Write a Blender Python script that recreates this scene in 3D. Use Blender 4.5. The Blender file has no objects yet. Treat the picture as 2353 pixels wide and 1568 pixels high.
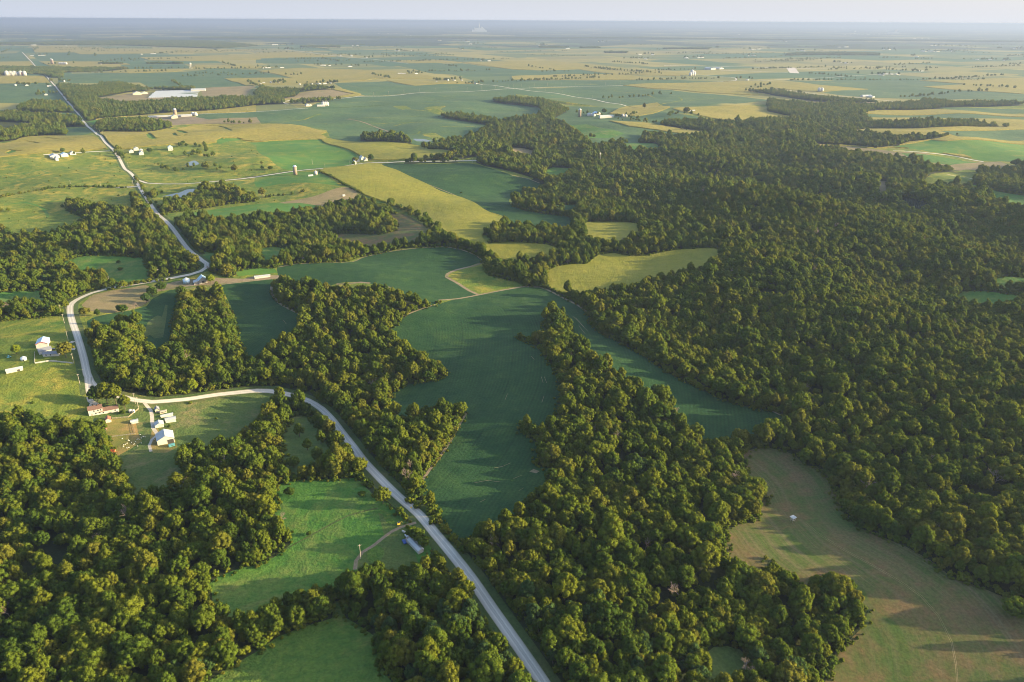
import bpy, math, random
import numpy as np
from mathutils import Matrix, Vector
from mathutils.geometry import delaunay_2d_cdt

PI = math.pi
rnd = random.Random(7)
rs = np.random.RandomState(11)
scene = bpy.context.scene
COL = scene.collection

# ------------------------------------------------------------------ camera
F = 740.0                       # focal length in pixels of a 1024 px wide frame
CAM_H = 300.0
PITCH = math.atan(320.5 / F)
ROLL = math.atan(5.8 / 1024.0)
cR, sR = math.cos(ROLL), math.sin(ROLL)
r0 = Vector((1, 0, 0)); u0 = Vector((0, math.sin(PITCH), math.cos(PITCH))); f0 = Vector((0, math.cos(PITCH), -math.sin(PITCH)))
cam_r = r0 * cR + u0 * sR
cam_u = -r0 * sR + u0 * cR
cd = bpy.data.cameras.new('camera'); cam = bpy.data.objects.new('camera', cd); COL.objects.link(cam)
cd.sensor_width = 36.0; cd.lens = F * 36.0 / 1024.0; cd.clip_start = 1.0; cd.clip_end = 200000.0
cam.matrix_world = Matrix(((cam_r.x, cam_u.x, -f0.x, 0), (cam_r.y, cam_u.y, -f0.y, 0), (cam_r.z, cam_u.z, -f0.z, CAM_H), (0, 0, 0, 1)))
scene.camera = cam

# ------------------------------------------------------------------ light
SUN_EL, SUN_AZ = math.radians(13.0), math.radians(-2.0)      # azimuth counted from +X towards +Y
sd = Vector((math.cos(SUN_EL) * math.cos(SUN_AZ), math.cos(SUN_EL) * math.sin(SUN_AZ), math.sin(SUN_EL)))
sl = bpy.data.lights.new('sun', 'SUN'); sl.energy = 5.0; sl.angle = math.radians(0.5); sl.color = (1.0, 0.80, 0.42)
so = bpy.data.objects.new('sun', sl); COL.objects.link(so); so.rotation_euler = sd.to_track_quat('Z', 'Y').to_euler()
so.location = (600, 300, 500)
world = bpy.data.worlds.new('World'); scene.world = world; world.use_nodes = True
nt = world.node_tree; nt.nodes.clear()
wo = nt.nodes.new('ShaderNodeOutputWorld'); bg = nt.nodes.new('ShaderNodeBackground'); sky = nt.nodes.new('ShaderNodeTexSky')
sky.sky_type = 'NISHITA'; sky.sun_disc = False
sky.sun_elevation = SUN_EL; sky.sun_rotation = PI / 2 - SUN_AZ
sky.altitude = 0; sky.air_density = 1.0; sky.dust_density = 3.0; sky.ozone_density = 1.5
HORIZON_L, HORIZON_R = (1.24, 1.36, 1.60), (1.62, 1.66, 1.76)
bg.inputs['Strength'].default_value = 0.15
# the lowest degrees of the sky are thick pale lavender air, paler towards the sun
tcw = nt.nodes.new('ShaderNodeTexCoord'); sxyz = nt.nodes.new('ShaderNodeSeparateXYZ'); nt.links.new(tcw.outputs['Generated'], sxyz.inputs[0])
def wm(op, a, b):
    n = nt.nodes.new('ShaderNodeMath'); n.operation = op
    for i, v in enumerate((a, b)):
        if isinstance(v, (int, float)): n.inputs[i].default_value = v
        else: nt.links.new(v, n.inputs[i])
    return n.outputs[0]
def wmix(f, a, b):
    n = nt.nodes.new('ShaderNodeMix'); n.data_type = 'RGBA'; nt.links.new(f, n.inputs[0])
    for s_, v in ((n.inputs[6], a), (n.inputs[7], b)):
        if isinstance(v, tuple): s_.default_value = v + (1,)
        else: nt.links.new(v, s_)
    return n.outputs[2]
side = wm('MINIMUM', wm('MAXIMUM', wm('MULTIPLY_ADD', sxyz.outputs[0], .8), 0.0), 1.0)
side.node.inputs[0].links[0].from_node.inputs[0].links[0].from_node.inputs[2].default_value = .5
band = wm('POWER', 2.718, wm('MULTIPLY', wm('MAXIMUM', sxyz.outputs[2], 0.0), -5.0))
low = wmix(side, HORIZON_L, HORIZON_R)
skyc = wmix(band, sky.outputs[0], low)
nt.links.new(skyc, bg.inputs[0]); nt.links.new(bg.outputs[0], wo.inputs[0])
scene.view_settings.view_transform = 'Standard'; scene.view_settings.look = 'None'
scene.view_settings.exposure = 1.78; scene.view_settings.gamma = 1.0
cy = scene.cycles
cy.filter_width = 1.0; cy.max_bounces = 5; cy.diffuse_bounces = 3; cy.glossy_bounces = 2; cy.transmission_bounces = 2; cy.volume_bounces = 0
cy.transparent_max_bounces = 4

# ------------------------------------------------------------------ terrain
_w = []
_r = np.random.RandomState(5)
for lam, slope, n in ((150, .026, 4), (240, .046, 5), (420, .044, 5), (800, .022, 4), (1600, .012, 3)):
    for k in range(n):
        a = _r.uniform(0, PI); _w.append((math.cos(a) * 2 * PI / lam * _r.uniform(.85, 1.2), math.sin(a) * 2 * PI / lam * _r.uniform(.85, 1.2), _r.uniform(0, 6.28), slope * lam / (2 * PI), lam))

def height(x, y):
    x = np.asarray(x, float); y = np.asarray(y, float)
    d = np.hypot(x, y)
    z = np.zeros_like(x)
    for kx, ky, ph, amp, lam in _w:
        fade = 1.0 / (1.0 + (d / (2300.0 + lam * 1.6)) ** 3)
        z = z + amp * fade * np.sin(kx * x + ky * y + ph)
    # the ravines of the big wood on the right run away from the river
    m = np.exp(-((x - 700) / 420.0) ** 4 - ((y - 1150) / 700.0) ** 4)
    s = (x * .86 + y * .5)
    z = z + m * 11.0 * np.sin(2 * PI * s / 310.0 + .9 * np.sin(y / 260.0) + 1.0)
    return z

S = 1024.0 / 2353.0
def ray(x, y):
    u = x * S - 512.0; v = -(y * S - 341.2)
    d = cam_r * u + cam_u * v + f0 * F
    return d.normalized()
def W(x, y, h=0.0):
    """picture point (2353 px wide grid) -> the point of the terrain (raised by h) seen there"""
    d = ray(x, y)
    if d.z > -1e-4: d.z = -1e-4
    z = h
    px = py = 0.0
    for i in range(12):
        t = (CAM_H - z) / -d.z
        px, py = d.x * t, d.y * t
        z = z * .4 + (float(height(px, py)) + h) * .6
    return (px, py)
def hz(p): return float(height(p[0], p[1]))

# ------------------------------------------------------------------ materials
def new_mat(name):
    m = bpy.data.materials.new(name); m.use_nodes = True
    nt = m.node_tree; nt.nodes.clear()
    o = nt.nodes.new('ShaderNodeOutputMaterial'); b = nt.nodes.new('ShaderNodeBsdfPrincipled')
    nt.links.new(b.outputs[0], o.inputs[0])
    return m, nt, b, o
def N(nt, t, **kw):
    n = nt.nodes.new(t)
    for k, v in kw.items():
        if k in n.inputs.keys(): n.inputs[k].default_value = v
        else: setattr(n, k, v)
    return n
def c4(c): return (c[0], c[1], c[2], 1.0)
def mix(nt, fac, a, b, blend='MIX'):
    n = nt.nodes.new('ShaderNodeMix'); n.data_type = 'RGBA'; n.blend_type = blend
    for sck, v in ((n.inputs[0], fac), (n.inputs[6], a), (n.inputs[7], b)):
        if isinstance(v, (int, float)): sck.default_value = v
        elif isinstance(v, tuple): sck.default_value = c4(v)
        else: nt.links.new(v, sck)
    return n.outputs[2]
def noise(nt, scale, detail=3, rough=.55, vec=None, dist=0.0):
    n = N(nt, 'ShaderNodeTexNoise'); n.inputs['Scale'].default_value = scale; n.inputs['Detail'].default_value = detail
    n.inputs['Roughness'].default_value = rough; n.inputs['Distortion'].default_value = dist
    if vec is not None: nt.links.new(vec, n.inputs['Vector'])
    return n.outputs[0]
def ramp(nt, fac, stops, interp='LINEAR'):
    n = nt.nodes.new('ShaderNodeValToRGB'); n.color_ramp.interpolation = interp
    e = n.color_ramp.elements
    while len(e) < len(stops): e.new(.5)
    for i, (p, c) in enumerate(stops):
        e[i].position = p; e[i].color = c4(c) if isinstance(c, tuple) else (c, c, c, 1)
    nt.links.new(fac, n.inputs[0]); return n.outputs[0]
def math_(nt, op, a, b=None, c=None):
    n = nt.nodes.new('ShaderNodeMath'); n.operation = op
    for i, v in enumerate((a, b, c)):
        if v is None: continue
        if isinstance(v, (int, float)): n.inputs[i].default_value = v
        else: nt.links.new(v, n.inputs[i])
    return n.outputs[0]

def ground_mat(name, a, b, c=None, rows=0.0, rowamt=.25, big=1 / 90., mid=1 / 14., fine=1 / 1.6, bump=.6, bdist=.35, cpos=(.5, .7), streak=None, fade=0):
    """a, b: the two plant colours blended by noise; c: a third colour in worn patches; rows: spacing of crop rows in metres"""
    m, nt, bs, o = new_mat(name)
    geo = nt.nodes.new('ShaderNodeNewGeometry'); pos = geo.outputs['Position']
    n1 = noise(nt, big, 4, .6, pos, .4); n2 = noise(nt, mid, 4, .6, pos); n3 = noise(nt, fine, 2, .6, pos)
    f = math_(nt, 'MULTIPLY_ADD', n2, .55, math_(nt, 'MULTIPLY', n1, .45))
    col = mix(nt, ramp(nt, f, [(.36, 0.), (.64, 1.)]), a, b)
    if c is not None:
        n4 = noise(nt, big * 1.7, 5, .65, pos, .8)
        vec = pos
        col = mix(nt, math_(nt, 'MULTIPLY', ramp(nt, n4, [(cpos[0], 0.), (cpos[1], 1.)]), ramp(nt, n2, [(.35, .2), (.6, 1.)])), col, c)
    hgt = n3
    if rows or streak:
        at = nt.nodes.new('ShaderNodeAttribute'); at.attribute_name = 'row'
        row = math_(nt, 'ADD', at.outputs['Fac'], math_(nt, 'MULTIPLY', math_(nt, 'SUBTRACT', n2, .5), .8))
    if streak:
        comb = nt.nodes.new('ShaderNodeCombineXYZ'); nt.links.new(math_(nt, 'MULTIPLY', row, 1 / streak[1]), comb.inputs[0])
        ns = noise(nt, 1.0, 6, .75, comb.outputs[0])
        gate = math_(nt, 'MULTIPLY', ramp(nt, ns, [(.46, 0.), (.62, 1.)]), ramp(nt, n1, [(.34, .15), (.6, 1.)]))
        col = mix(nt, gate, col, streak[0])
    if rows:
        wv = math_(nt, 'SINE', math_(nt, 'MULTIPLY', row, 2 * PI / rows))
        w01 = math_(nt, 'MULTIPLY_ADD', wv, .5, .5)
        amt = math_(nt, 'MULTIPLY', ramp(nt, noise(nt, 1 / 37., 3, .6, pos), [(.3, .3), (.65, 1.)]), rowamt)
        col = mix(nt, math_(nt, 'MULTIPLY', w01, amt), col, tuple(v * .35 for v in a))
        # wheel tracks every 24 m
        tr = math_(nt, 'ABSOLUTE', math_(nt, 'SUBTRACT', math_(nt, 'FRACT', math_(nt, 'MULTIPLY', row, 1 / 27.)), .5))
        tr = ramp(nt, tr, [(0.0, 1.), (.028, 1.), (.04, 0.)])
        col = mix(nt, math_(nt, 'MULTIPLY', tr, math_(nt, 'MULTIPLY', amt, .7)), col, tuple(v * .4 for v in a))
        hgt = n3
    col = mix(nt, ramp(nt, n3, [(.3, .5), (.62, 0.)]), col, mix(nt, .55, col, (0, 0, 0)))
    nt.links.new(col, bs.inputs['Base Color']); bs.inputs['Roughness'].default_value = .95
    bs.inputs['Specular IOR Level'].default_value = .12
    if bump:
        bn = nt.nodes.new('ShaderNodeBump'); bn.inputs['Strength'].default_value = bump; bn.inputs['Distance'].default_value = bdist
        h2 = math_(nt, 'ADD', hgt, math_(nt, 'MULTIPLY', n2, 2.5))
        nt.links.new(h2, bn.inputs['Height']); nt.links.new(bn.outputs[0], bs.inputs['Normal'])
    return m

MAT = {}
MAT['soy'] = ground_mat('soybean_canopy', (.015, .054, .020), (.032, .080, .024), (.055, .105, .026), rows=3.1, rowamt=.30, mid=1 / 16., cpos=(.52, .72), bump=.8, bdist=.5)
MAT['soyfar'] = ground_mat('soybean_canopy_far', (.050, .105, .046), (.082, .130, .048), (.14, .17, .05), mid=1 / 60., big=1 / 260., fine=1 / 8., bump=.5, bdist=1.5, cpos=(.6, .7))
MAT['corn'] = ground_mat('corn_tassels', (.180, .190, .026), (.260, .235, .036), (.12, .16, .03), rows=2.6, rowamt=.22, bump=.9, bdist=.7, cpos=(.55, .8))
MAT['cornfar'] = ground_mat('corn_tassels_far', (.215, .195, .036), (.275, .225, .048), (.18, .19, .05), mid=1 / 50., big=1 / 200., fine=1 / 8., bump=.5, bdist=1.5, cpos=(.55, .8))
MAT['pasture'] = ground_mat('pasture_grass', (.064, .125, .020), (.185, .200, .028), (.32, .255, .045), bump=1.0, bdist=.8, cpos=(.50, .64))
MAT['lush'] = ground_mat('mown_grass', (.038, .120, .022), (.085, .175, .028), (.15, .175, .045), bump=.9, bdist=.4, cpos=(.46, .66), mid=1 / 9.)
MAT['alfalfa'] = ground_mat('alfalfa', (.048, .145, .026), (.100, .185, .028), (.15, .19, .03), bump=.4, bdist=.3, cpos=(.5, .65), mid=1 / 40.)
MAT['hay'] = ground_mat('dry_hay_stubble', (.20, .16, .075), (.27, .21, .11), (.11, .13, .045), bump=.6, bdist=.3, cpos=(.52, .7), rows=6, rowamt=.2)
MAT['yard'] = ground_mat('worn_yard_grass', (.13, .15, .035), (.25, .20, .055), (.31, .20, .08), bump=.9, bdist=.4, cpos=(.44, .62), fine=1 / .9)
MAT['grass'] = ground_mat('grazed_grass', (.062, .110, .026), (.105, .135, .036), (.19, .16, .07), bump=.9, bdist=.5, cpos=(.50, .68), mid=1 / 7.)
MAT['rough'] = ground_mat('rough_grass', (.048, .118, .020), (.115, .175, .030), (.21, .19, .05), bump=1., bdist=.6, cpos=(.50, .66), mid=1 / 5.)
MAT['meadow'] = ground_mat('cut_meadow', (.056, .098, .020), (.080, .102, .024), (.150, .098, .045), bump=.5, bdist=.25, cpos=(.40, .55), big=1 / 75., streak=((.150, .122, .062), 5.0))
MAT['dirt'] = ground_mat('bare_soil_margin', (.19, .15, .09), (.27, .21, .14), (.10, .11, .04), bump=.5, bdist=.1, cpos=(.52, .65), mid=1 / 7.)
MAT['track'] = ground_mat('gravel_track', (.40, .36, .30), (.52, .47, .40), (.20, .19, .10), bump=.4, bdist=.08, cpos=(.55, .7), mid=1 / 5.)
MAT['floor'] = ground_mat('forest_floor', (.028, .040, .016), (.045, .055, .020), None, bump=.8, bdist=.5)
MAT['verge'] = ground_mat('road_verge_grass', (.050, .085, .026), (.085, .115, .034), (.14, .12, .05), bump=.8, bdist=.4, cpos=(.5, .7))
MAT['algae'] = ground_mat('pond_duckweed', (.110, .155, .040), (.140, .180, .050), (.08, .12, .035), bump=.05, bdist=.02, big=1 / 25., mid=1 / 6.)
MAT['apron'] = ground_mat('pale_concrete', (.50, .44, .40), (.60, .54, .48), None, bump=.1)
# the gravel road: pale, two wheel paths, darker middle and shoulders
def gravel():
    m, nt, bs, o = new_mat('gravel_road')
    pos = nt.nodes.new('ShaderNodeNewGeometry').outputs['Position']
    at = nt.nodes.new('ShaderNodeAttribute'); at.attribute_name = 'row'
    n1 = noise(nt, 1 / 6., 5, .7, pos); n2 = noise(nt, 1 / .5, 3, .7, pos)
    a = math_(nt, 'ABSOLUTE', at.outputs['Fac'])
    a = math_(nt, 'ADD', a, math_(nt, 'MULTIPLY', math_(nt, 'SUBTRACT', n1, .5), .25))
    col = ramp(nt, a, [(0., (.48, .44, .38)), (.16, (.40, .37, .32)), (.34, (.62, .575, .50)), (.52, (.48, .44, .38)), (.80, (.42, .385, .32)), (.97, (.24, .22, .15))])
    col = mix(nt, ramp(nt, n2, [(.35, .35), (.6, 0.)]), col, (.24, .22, .19))
    nt.links.new(col, bs.inputs['Base Color']); bs.inputs['Roughness'].default_value = .9
    bn = nt.nodes.new('ShaderNodeBump'); bn.inputs['Strength'].default_value = .3; bn.inputs['Distance'].default_value = .06
    nt.links.new(n2, bn.inputs['Height']); nt.links.new(bn.outputs[0], bs.inputs['Normal'])
    return m
MAT['road'] = gravel()
def water_mat():
    m, nt, bs, o = new_mat('pond_water')
    pos = nt.nodes.new('ShaderNodeNewGeometry').outputs['Position']
    bs.inputs['Base Color'].default_value = (.02, .03, .025, 1); bs.inputs['Roughness'].default_value = .06
    bs.inputs['IOR'].default_value = 1.33
    bn = nt.nodes.new('ShaderNodeBump'); bn.inputs['Strength'].default_value = .08; bn.inputs['Distance'].default_value = .05
    nt.links.new(noise(nt, .8, 2, .5, pos), bn.inputs['Height']); nt.links.new(bn.outputs[0], bs.inputs['Normal'])
    return m
MAT['water'] = water_mat()
GRID_A = math.radians(28.0)
def farmland_mat():
    """the open plain: survey-grid fields of corn and soybeans, woods thickening towards the horizon"""
    m, nt, bs, o = new_mat('farmland_plain')
    pos = nt.nodes.new('ShaderNodeNewGeometry').outputs['Position']
    mp = nt.nodes.new('ShaderNodeMapping'); mp.inputs['Rotation'].default_value = (0, 0, -GRID_A); nt.links.new(pos, mp.inputs['Vector'])
    def brick(sc, w, h, off, freq, loc):
        mm = nt.nodes.new('ShaderNodeMapping'); mm.inputs['Location'].default_value = loc; nt.links.new(mp.outputs[0], mm.inputs['Vector'])
        b = nt.nodes.new('ShaderNodeTexBrick'); nt.links.new(mm.outputs[0], b.inputs['Vector'])
        b.inputs['Scale'].default_value = sc; b.inputs['Brick Width'].default_value = w; b.inputs['Row Height'].default_value = h
        b.offset = off; b.offset_frequency = freq; b.inputs['Mortar Size'].default_value = 0.006; b.inputs['Mortar Smooth'].default_value = 0
        b.inputs['Color1'].default_value = (0, 0, 0, 1); b.inputs['Color2'].default_value = (1, 1, 1, 1); b.inputs['Mortar'].default_value = (.5, .5, .5, 1)
        return b
    b1 = brick(1 / 800., .95, .52, .37, 2, (130, 60, 0)); b2 = brick(1 / 800., .61, 1.02, .5, 3, (620, 410, 0))
    v = mix(nt, .5, b1.outputs[0], b2.outputs[0])
    n1 = noise(nt, 1 / 1400., 4, .6, pos); n2 = noise(nt, 1 / 120., 4, .6, pos)
    fld = ramp(nt, v, [(0., (.050, .108, .050)), (.30, (.068, .125, .050)), (.47, (.115, .145, .052)), (.56, (.22, .20, .056)), (.72, (.27, .235, .065)), (.86, (.20, .18, .065)), (1., (.09, .135, .050))])
    fld = mix(nt, ramp(nt, n2, [(.35, .35), (.65, 0.)]), fld, mix(nt, .5, fld, (.04, .06, .03)))
    # distance from the river bluffs: the country beyond is wooded
    sep = nt.nodes.new('ShaderNodeSeparateXYZ'); nt.links.new(pos, sep.inputs[0])
    far = math_(nt, 'MULTIPLY', math_(nt, 'SUBTRACT', sep.outputs[1], 9500.0), 1 / 5000.)
    far = math_(nt, 'MINIMUM', math_(nt, 'MAXIMUM', far, -.18), .16)
    wd = ramp(nt, math_(nt, 'ADD', noise(nt, 1 / 2100., 6, .62, pos, .5), far), [(.61, 0.), (.64, 1.)])
    col = mix(nt, wd, fld, (.040, .062, .028))
    nt.links.new(col, bs.inputs['Base Color']); bs.inputs['Roughness'].default_value = .95; bs.inputs['Specular IOR Level'].default_value = .1
    return m
MAT['plain'] = farmland_mat()

# foliage
def leaf_mat(name, cols=None, col=None):
    m = bpy.data.materials.new(name); m.use_nodes = True; nt = m.node_tree; nt.nodes.clear()
    o = nt.nodes.new('ShaderNodeOutputMaterial')
    geo = nt.nodes.new('ShaderNodeNewGeometry'); pos = geo.outputs['Position']; oi = nt.nodes.new('ShaderNodeObjectInfo')
    if col is None:
        big = noise(nt, 1 / 70., 3, .6, oi.outputs['Location'])
        v = math_(nt, 'ADD', math_(nt, 'MULTIPLY', oi.outputs['Random'], .52), math_(nt, 'MULTIPLY', math_(nt, 'SUBTRACT', big, .30), 1.25))
        c = ramp(nt, v, cols)
    else:
        rgb = nt.nodes.new('ShaderNodeRGB'); rgb.outputs[0].default_value = c4(col); c = rgb.outputs[0]
    nz = noise(nt, .9, 3, .6, pos); nf = noise(nt, 3.1, 2, .6, pos)
    c = mix(nt, ramp(nt, nz, [(.40, .55), (.58, 0.)]), c, mix(nt, .55, c, (.010, .024, .005)))
    c = mix(nt, ramp(nt, nf, [(.5, 0.), (.72, .5)]), c, mix(nt, .5, c, (.20, .21, .02)))  # yellow flecks by noise paint sunlit highlights into the leaf colour
    d = nt.nodes.new('ShaderNodeBsdfDiffuse'); t = nt.nodes.new('ShaderNodeBsdfTranslucent'); ms = nt.nodes.new('ShaderNodeMixShader')
    nt.links.new(c, d.inputs[0]); nt.links.new(mix(nt, .5, c, (.20, .20, .02)), t.inputs[0]); ms.inputs[0].default_value = .32
    nt.links.new(d.outputs[0], ms.inputs[1]); nt.links.new(t.outputs[0], ms.inputs[2]); nt.links.new(ms.outputs[0], o.inputs[0])
    return m
LEAFCOL = {'dark green': (.046, .086, .014), 'mid green': (.084, .126, .016), 'blue-green': (.048, .094, .032), 'olive': (.124, .148, .016),
           'russet olive': (.138, .136, .022), 'yellow-green': (.165, .210, .016)}
LM = {k: leaf_mat('leaves_' + k.replace(' ', '_').replace('-', '_'), col=v) for k, v in LEAFCOL.items()}
L = LEAFCOL
LEAF = leaf_mat('leaves_of_many_kinds', cols=[(0., L['blue-green']), (.16, L['dark green']), (.42, L['mid green']), (.64, L['olive']), (.82, L['russet olive']), (.90, L['olive']), (1., L['yellow-green'])])
def plain_mat(name, col, rough=.7, metal=0., n=0.3, scale=.6, ribs=0.):
    m, nt, bs, o = new_mat(name)
    tc = nt.nodes.new('ShaderNodeTexCoord').outputs['Object']
    c = mix(nt, ramp(nt, noise(nt, scale, 5, .65, tc), [(.35, n), (.65, 0.)]), col, tuple(v * .45 for v in col))
    nt.links.new(c, bs.inputs['Base Color']); bs.inputs['Roughness'].default_value = rough; bs.inputs['Metallic'].default_value = metal
    if ribs:
        w = nt.nodes.new('ShaderNodeTexWave'); w.inputs['Scale'].default_value = ribs; nt.links.new(tc, w.inputs['Vector'])
        bn = nt.nodes.new('ShaderNodeBump'); bn.inputs['Distance'].default_value = .05; bn.inputs['Strength'].default_value = .5
        nt.links.new(w.outputs[1], bn.inputs['Height']); nt.links.new(bn.outputs[0], bs.inputs['Normal'])
    return m
BARK = plain_mat('bark', (.11, .085, .06), .95, 0, .5, 1.5)
DEAD = plain_mat('bleached_dead_wood', (.27, .20, .16), .9, 0, .3, 1.5)
WHITE = plain_mat('white_siding', (.46, .44, .41), .6, 0, .12, .5)
CREAM = plain_mat('cream_siding', (.48, .42, .32), .6, 0, .15, .5)
GREYW = plain_mat('weathered_grey_boards', (.30, .27, .24), .9, 0, .4, 1.)
METAL = plain_mat('white_metal_roof', (.40, .42, .43), .6, 0, .2, .4, 3.)
BLUER = plain_mat('pale_blue_metal_roof', (.38, .52, .66), .35, .2, .15, .4, 3.)
RUST = plain_mat('rusty_red_roof', (.30, .12, .075), .8, 0, .4, .8)
BROWNR = plain_mat('brown_shingles', (.17, .095, .07), .9, 0, .4, 1.2)
SLATE = plain_mat('grey_shingles', (.20, .21, .24), .8, 0, .3, 1.2)
GALV = plain_mat('galvanised_steel', (.60, .62, .64), .35, .5, .2, .6)
BLUEB = plain_mat('light_blue_steel', (.42, .58, .70), .4, .3, .2, .6)
DARK = plain_mat('dark_glass', (.03, .035, .045), .15, 0, 0.)
INTERIOR_SHADE = plain_mat('painted_interior_shade', (.05, .045, .04), .95, 0, .3)  # flat dark colour painted on door slabs in place of a shaded interior
RED = plain_mat('red_paint', (.42, .09, .05), .6, 0, .35, 1.)
ORANGE = plain_mat('orange_red_paint', (.55, .17, .07), .6, 0, .35, 1.)
YELLOW = plain_mat('yellow_paint', (.75, .50, .04), .5, 0, .2, 1.)
BLUE = plain_mat('blue_paint', (.04, .09, .30), .35, 0, .2, 1.)
TEAL = plain_mat('teal_paint', (.10, .32, .36), .5, 0, .3, 1.)
TYRE = plain_mat('rubber', (.03, .03, .03), .9)
POLE = plain_mat('grey_wooden_pole', (.42, .36, .30), .9, 0, .3, 2.)
WOODF = plain_mat('bare_fence_wood', (.45, .36, .26), .9, 0, .3, 2.)
CONC = plain_mat('tan_concrete_staves', (.24, .185, .14), .85, 0, .3, .5)
WOOL = plain_mat('white_wool', (.75, .72, .64), .95, 0, .1, 3.)
SKIN = plain_mat('dark_muzzle', (.12, .10, .09), .9)

# ------------------------------------------------------------------ object helpers
def tag(o, label=None, cat=None, group=None, kind=None):
    if label: o['label'] = label
    if cat: o['category'] = cat
    if group: o['group'] = group
    if kind: o['kind'] = kind
    return o
def thing(name, loc, rz, label, cat, group=None):
    o = bpy.data.objects.new(name, None); COL.objects.link(o); o.empty_display_size = .5
    o.location = loc; o.rotation_euler = (0, 0, rz)
    return tag(o, label, cat, group)
class MB:
    def __init__(s): s.v = []; s.f = []
    def add(s, v, f):
        b = len(s.v); s.v += [tuple(p) for p in v]; s.f += [tuple(i + b for i in q) for q in f]; return s
    def box(s, x0, x1, y0, y1, z0, z1):
        return s.add([(x0, y0, z0), (x1, y0, z0), (x1, y1, z0), (x0, y1, z0), (x0, y0, z1), (x1, y0, z1), (x1, y1, z1), (x0, y1, z1)],
                     [(0, 3, 2, 1), (4, 5, 6, 7), (0, 1, 5, 4), (1, 2, 6, 5), (2, 3, 7, 6), (3, 0, 4, 7)])
    def tube(s, a, b, ra, rb, n=7, cap=True):
        a = Vector(a); b = Vector(b); d = (b - a).normalized(); u = d.orthogonal().normalized(); w = d.cross(u)
        v = [a + (u * math.cos(2 * PI * i / n) + w * math.sin(2 * PI * i / n)) * ra for i in range(n)] + [b + (u * math.cos(2 * PI * i / n) + w * math.sin(2 * PI * i / n)) * rb for i in range(n)]
        f = [(i, (i + 1) % n, n + (i + 1) % n, n + i) for i in range(n)]
        if cap: f += [tuple(range(n))[::-1], tuple(range(n, 2 * n))]
        return s.add(v, f)
    def lathe(s, prof, n=20, cx=0, cy=0):
        v = []; f = []
        for r, z in prof: v += [(cx + r * math.cos(2 * PI * i / n), cy + r * math.sin(2 * PI * i / n), z) for i in range(n)]
        for k in range(len(prof) - 1):
            f += [(k * n + i, k * n + (i + 1) % n, (k + 1) * n + (i + 1) % n, (k + 1) * n + i) for i in range(n)]
        f += [tuple(range(n))[::-1], tuple(range((len(prof) - 1) * n, len(prof) * n))]
        return s.add(v, f)
    def build(s, name, mat, parent=None, smooth=False):
        me = bpy.data.meshes.new(name); me.from_pydata(s.v, [], s.f); me.materials.append(mat)
        if smooth: me.shade_smooth()
        o = bpy.data.objects.new(name, me); COL.objects.link(o)
        if parent: o.parent = parent
        return o
def copy_tree(o, parent=None):
    c = o.copy(); COL.objects.link(c); c.parent = parent
    for ch in o.children: copy_tree(ch, c)
    return c
# ------------------------------------------------------------------ land cover, traced field by field
TOPH = 11.5
def P(s, smooth=True):
    """'x,y x,yt ...' -> world outline; t marks a point seen at crown height on the edge of a wood"""
    pts = []
    for q in s.split():
        t = q.endswith('t'); q = q.rstrip('t'); x, y = q.split(',')
        pts.append(W(float(x), float(y), TOPH if t else 0.0))
    return pts
def resample(pts, closed, smooth):
    out = []; n = len(pts)
    rng = range(n if closed else n - 1)
    for i in rng:
        g = lambda k: np.array(pts[k % n] if closed else pts[min(max(k, 0), n - 1)])
        p0, p1, p2, p3 = g(i - 1), g(i), g(i + 1), g(i + 2)
        seg = float(np.hypot(*(p2 - p1))); d = float(np.hypot(*p1))
        k = max(1, int(seg / max(9.0, d * .012)))
        k = min(k, 60)
        for j in range(k):
            t = j / k
            if smooth and seg > 1e-3:
                # centripetal-ish: tangents limited by the segment's own length
                m1 = (p2 - p0); m2 = (p3 - p1)
                l1 = np.hypot(*m1) + 1e-9; l2 = np.hypot(*m2) + 1e-9
                a1 = np.hypot(*(p1 - p0)); a2 = np.hypot(*(p3 - p2))
                m1 = m1 / l1 * min(seg, max(a1, .3 * seg)) ; m2 = m2 / l2 * min(seg, max(a2, .3 * seg))
                h = np.array([2 * t**3 - 3 * t**2 + 1, t**3 - 2 * t**2 + t, -2 * t**3 + 3 * t**2, t**3 - t**2])
                q = h[0] * p1 + h[1] * m1 + h[2] * p2 + h[3] * m2
            else: q = p1 + (p2 - p1) * t
            out.append((float(q[0]), float(q[1])))
    if not closed: out.append(tuple(map(float, pts[-1])))
    return out
def ribbon(c, w):
    c = np.array(c); t = np.gradient(c, axis=0); t /= np.maximum(np.hypot(t[:, 0], t[:, 1])[:, None], 1e-9)
    nn = np.stack([-t[:, 1], t[:, 0]], 1) * w / 2
    return [tuple(p) for p in (c + nn)] + [tuple(p) for p in (c - nn)[::-1]]

REG = []     # (priority, kind, object name, outline, row spec)
def FIELD(prio, kind, name, s, rows=None, smooth=True):
    REG.append((prio, kind, name, resample(P(s), True, smooth), rows))
def LINE(prio, kind, name, s, w, smooth=True):
    c = resample(P(s), False, smooth); REG.append((prio, kind, name, ribbon(c, w), ('centre', c, w / 2))); return c

BIG = 120000.
REG.append((0, 'pasture', 'pasture', [(-3600, -900), (3600, -900), (4200, 5000), (-4200, 5000)], None))
PLAIN_S = '-900,262 0,256 150,266 300,300 588,262 900,240 1176,215 1450,255 1560,262 1765,240 1990,240 2353,232 3300,225'
pl = P(PLAIN_S)
REG.append((1, 'plain', 'farmland', [(-BIG, 60)] + [(-4500, 2300)] + pl + [(BIG, 3500), (BIG, BIG), (-BIG, BIG)], None))
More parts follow.
